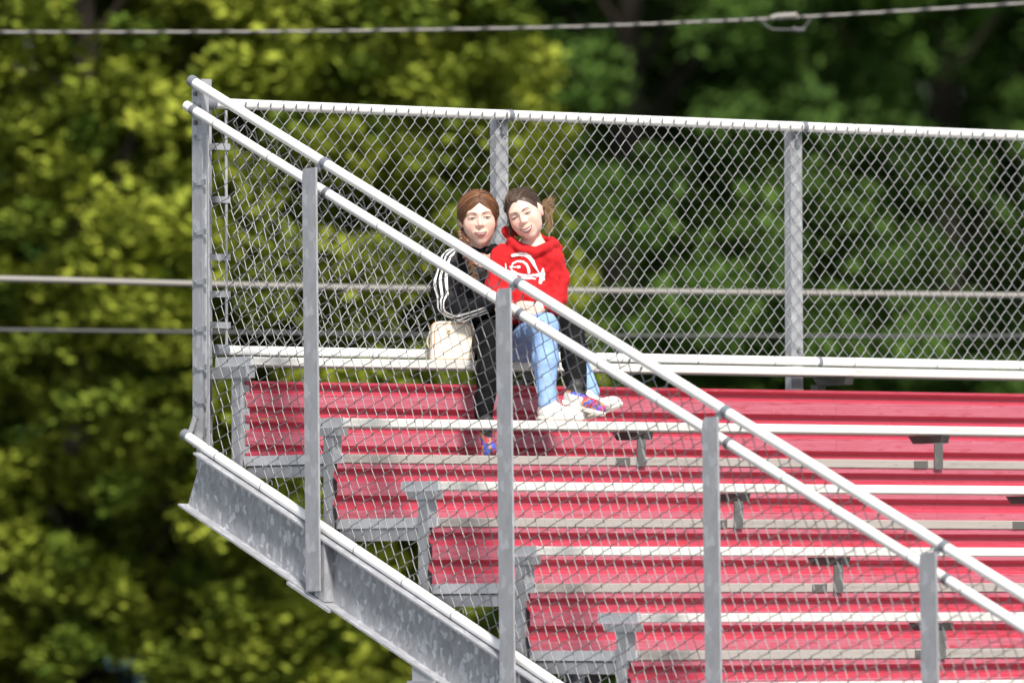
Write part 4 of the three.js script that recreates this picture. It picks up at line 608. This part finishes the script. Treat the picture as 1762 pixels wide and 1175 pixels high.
  HF.cut((x, y, z) => { const a = x / .069, b = (y + .035) / .105, c = (z - .10) / .118; return (Math.sqrt(a * a + b * b + c * c) - 1) * .066; }, .008); HF.cut((x, y, z) => y + .055, .01); HF.cut((x, y, z) => Math.hypot((x - .078) / 1.1, (y + .004) / 1.9, (z + .006) / 1.3) - .017, .006);
  HF.post = (d, x, y, z) => d + .0004 * Math.sin(Math.atan2(x, y + .02) * 60 + 5 * noise(z * 14, x * 14)) + .003 * noise(x * 26, y * 26, z * 9);
  const dark = (x, y, z) => { const k = clamp(.45 + .5 * noise(Math.atan2(x, y) * 30, z * 9, 2) + .3 * noise(x * 60, y * 60, z * 20)); return [lerp(.02, .09, k), lerp(.011, .05, k), lerp(.008, .032, k)]; };
  const hg = netMesh(HF, .0042, new THREE.Box3(V(-.1, -.11, -.14), V(.1, .14, .1)), dark); hg.applyMatrix4(MH); const hs = [hg], R = rng(15);
  for (let i = 0; i < 760; i++) { const a = lerp(-1.5, 1.5, R()); const d0 = V(Math.sin(a) * .95, Math.cos(a) * .95 + .05, 2.1 - 1.6 * Math.abs(Math.sin(a)) + .3 * (R() - .7)), d1 = V(.35 + .3 * (R() - .5), .05 + .3 * (R() - .5), -1); const k = R(), st = strand(Hc, Hr, d0, d1, .0008 + .0036 * R() + (i % 19 ? 0 : .006), .0006 + .0007 * R(), .07 * (R() - .5), R(), 12); st.applyMatrix4(MH); hs.push(tint(st, [lerp(.02, .17, k * k), lerp(.011, .10, k * k), lerp(.008, .062, k * k)])); }
  for (let i = 0; i < 170; i++) { const s0 = P(932 + 8 * R(), 345 + 26 * R(), .0 - .05 * R()); const up = R(); const e = up < .55 ? P(942 + 18 * R() * R() + 6 * R(), 332 + 38 * R(), -.02 + .06 * (R() - .5)) : P(936 + 15 * R(), 370 + 34 * R(), -.01 + .06 * (R() - .5)); const m = s0.clone().lerp(e, .5).add(V(.02 * R(), .018 * (R() - .2), .02 * (R() - .5))); const k = R(); const c = new THREE.CatmullRomCurve3([s0, m, e.clone().add(V(.005 * R(), .012 * (R() - .5), 0))]); hs.push(tint(sweep(c.getPoints(8), t => (.0005 + .0004 * k) * (1 - .5 * t), 4, false), [lerp(.16, .46, k), lerp(.09, .30, k), lerp(.05, .17, k)])); }
  for (let i = 0; i < 30; i++) { const s0 = V(-.072 + .01 * R(), .03 - .06 * R(), .03 - .03 * R()).applyMatrix4(MH), e = s0.clone().add(V(-.004 + .012 * (R() - .3), -.05 - .03 * R(), .006)); hs.push(tint(sweep(new THREE.CatmullRomCurve3([s0, s0.clone().lerp(e, .5).add(V(-.004, 0, .004)), e]).getPoints(6), t => .0014 * (1 - .6 * t), 4, false), [.07, .04, .026])); }
  part('hair', mergeGeometries(hs.map(h => { for (const k of Object.keys(h.attributes)) if (!['position', 'normal', 'color'].includes(k)) h.deleteAttribute(k); return h; })), hairMat, g);
}

// ================================================================== handbag on the bench
{
  const c = at(779, 621, depth0).applyMatrix4(toLocal); const g = thing('handbag', 'cream leather handbag with brown piping beside the girl in black', 'handbag');
  const pos = V(1.18, SEAT0 + .0005, -.14); g.position.copy(pos); g.rotation.y = -yaw + .16;
  const w = .184, h = .166, d = .062, r = .036; const sh = new THREE.Shape(); sh.moveTo(-w / 2 + .012, 0); sh.lineTo(w / 2 - .012, 0); sh.quadraticCurveTo(w / 2, 0, w / 2, .014); sh.lineTo(w / 2 - .004, h - r); sh.quadraticCurveTo(w / 2 - .006, h, w / 2 - r - .004, h); sh.lineTo(-w / 2 + r + .004, h); sh.quadraticCurveTo(-w / 2 + .006, h, -w / 2 + .004, h - r); sh.lineTo(-w / 2, .014); sh.quadraticCurveTo(-w / 2, 0, -w / 2 + .012, 0);
  const grain = dataTex(256, 256, (u, v) => { const s = 128 + 90 * tileNoise(u, v, 40, 210, 2); return [s, s, s]; }, false, [8, 8]);
  const eg = new THREE.ExtrudeGeometry(sh, { depth: d, bevelEnabled: true, bevelThickness: .006, bevelSize: .005, bevelSegments: 3, curveSegments: 8 }); eg.translate(0, .005, -d / 2);
  const leather = std({ color: 0xe6dccb, roughness: .6, bumpMap: grain, bumpScale: .0008 }), tan = std({ color: 0x9a5a30, roughness: .6 }), gold = std({ color: 0xc79a3f, roughness: .25, metalness: .9 });
  part('body', eg, leather, g);
  const outline = sh.getSpacedPoints(80).map(p => V(p.x * .94, p.y * .95 + .008, d / 2 + .0055)); part('piping', sweep(outline, .0021, 6), tan, g);
  const back = sh.getSpacedPoints(80).map(p => V(p.x * 1.0 + Math.sign(p.x) * .0045, p.y + .005 + (p.y > .1 ? .0045 : 0), -d / 2 + .01)); part('piping', sweep(back, .002, 6), tan, g);
  for (const s of [-1, 1]) { const t = new THREE.TorusGeometry(.0072, .0019, 6, 18, Math.PI * 1.5); t.rotateZ(s > 0 ? Math.PI * .25 : Math.PI * 1.25); t.translate(-.022 + s * .0035, .128, d / 2 + .008); part('emblem', t, gold, g); }
  part('strap_loop', mbox(w / 2 + .001, w / 2 + .009, .118, .14, -.01, .014), tan, g); const tr = new THREE.TorusGeometry(.009, .002, 6, 16); tr.rotateY(.4); tr.translate(w / 2 + .01, .128, .012); part('ring', tr, gold, g);
  part('strap', sweep(new THREE.CatmullRomCurve3([V(w / 2 + .01, .13, .0), V(w / 2 + .02, .10, -.03), V(.05, .03, -.05), V(-.05, .02, -.055), V(-w / 2 - .012, .08, -.035), V(-w / 2 - .006, .13, 0)]).getPoints(40), .004, 6), leather, g);
}
// ------------------------------------------------------------------ a van parked far behind the trees
{
  const D = 73, p = at(226, 1065, D); const g = thing('parked_van', 'pale blue van parked behind the yellow green tree at the bottom left', 'van', null, [p.x, GROUND, p.z]); g.rotation.y = -yaw + .12;
  const prof = [[-2.15, .35], [-2.2, .72], [-2.05, .86], [-1.25, .95], [-.62, 1.40], [.62, 1.44], [1.25, 1.02], [2.0, .92], [2.18, .72], [2.15, .35]];
  const sh = new THREE.Shape(prof.map(([x, y]) => new THREE.Vector2(x, y * 1.2))); const paint = std({ color: 0x9fc3dc, roughness: .3, metalness: .2 }), glass = std({ color: 0x1a2226, roughness: .08 }), tyre = std({ color: 0x161616, roughness: .9 }), rim = std({ color: 0xb0b3b6, roughness: .3, metalness: .7 });
  const b = new THREE.ExtrudeGeometry(sh, { depth: 1.56, bevelEnabled: true, bevelSize: .05, bevelThickness: .07, bevelSegments: 3 }); b.translate(0, 0, -.78); part('body', b, paint, g);
  for (const s of [-1, 1]) for (const [n, q] of [['rear_window', [[-1.05, 1.0], [-.6, 1.33], [-.03, 1.36], [-.03, 1.0]]], ['front_window', [[.04, 1.0], [.04, 1.36], [.56, 1.36], [1.0, 1.05]]]]) { const w = new THREE.ExtrudeGeometry(new THREE.Shape(q.map(([x, y]) => new THREE.Vector2(x, y * 1.2))), { depth: .02, bevelEnabled: false }); w.translate(0, 0, s > 0 ? .845 : -.865); part('window', w, glass, g); }
  for (const x of [-1.35, 1.4]) for (const s of [-1, 1]) { const t = new THREE.CylinderGeometry(.32, .32, .2, 24); t.rotateX(Math.PI / 2); t.translate(x, .32, s * .78); const w = part('wheel', t, tyre, g); const r = new THREE.CylinderGeometry(.2, .2, .02, 20); r.rotateX(Math.PI / 2); r.translate(x, .32, s * .892); part('rim', r, rim, w); }
  for (const s of [-1, 1]) { part('headlight', mbox(2.13, 2.24, .66, .78, s * .55 - .16, s * .55 + .16), std({ color: 0xe8ecef, roughness: .1 }), g); part('tail_light', mbox(-2.28, -2.2, .7, .8, s * .55 - .14, s * .55 + .14), std({ color: 0x7a1015, roughness: .2 }), g); }
}
renderer.render(scene, camera);
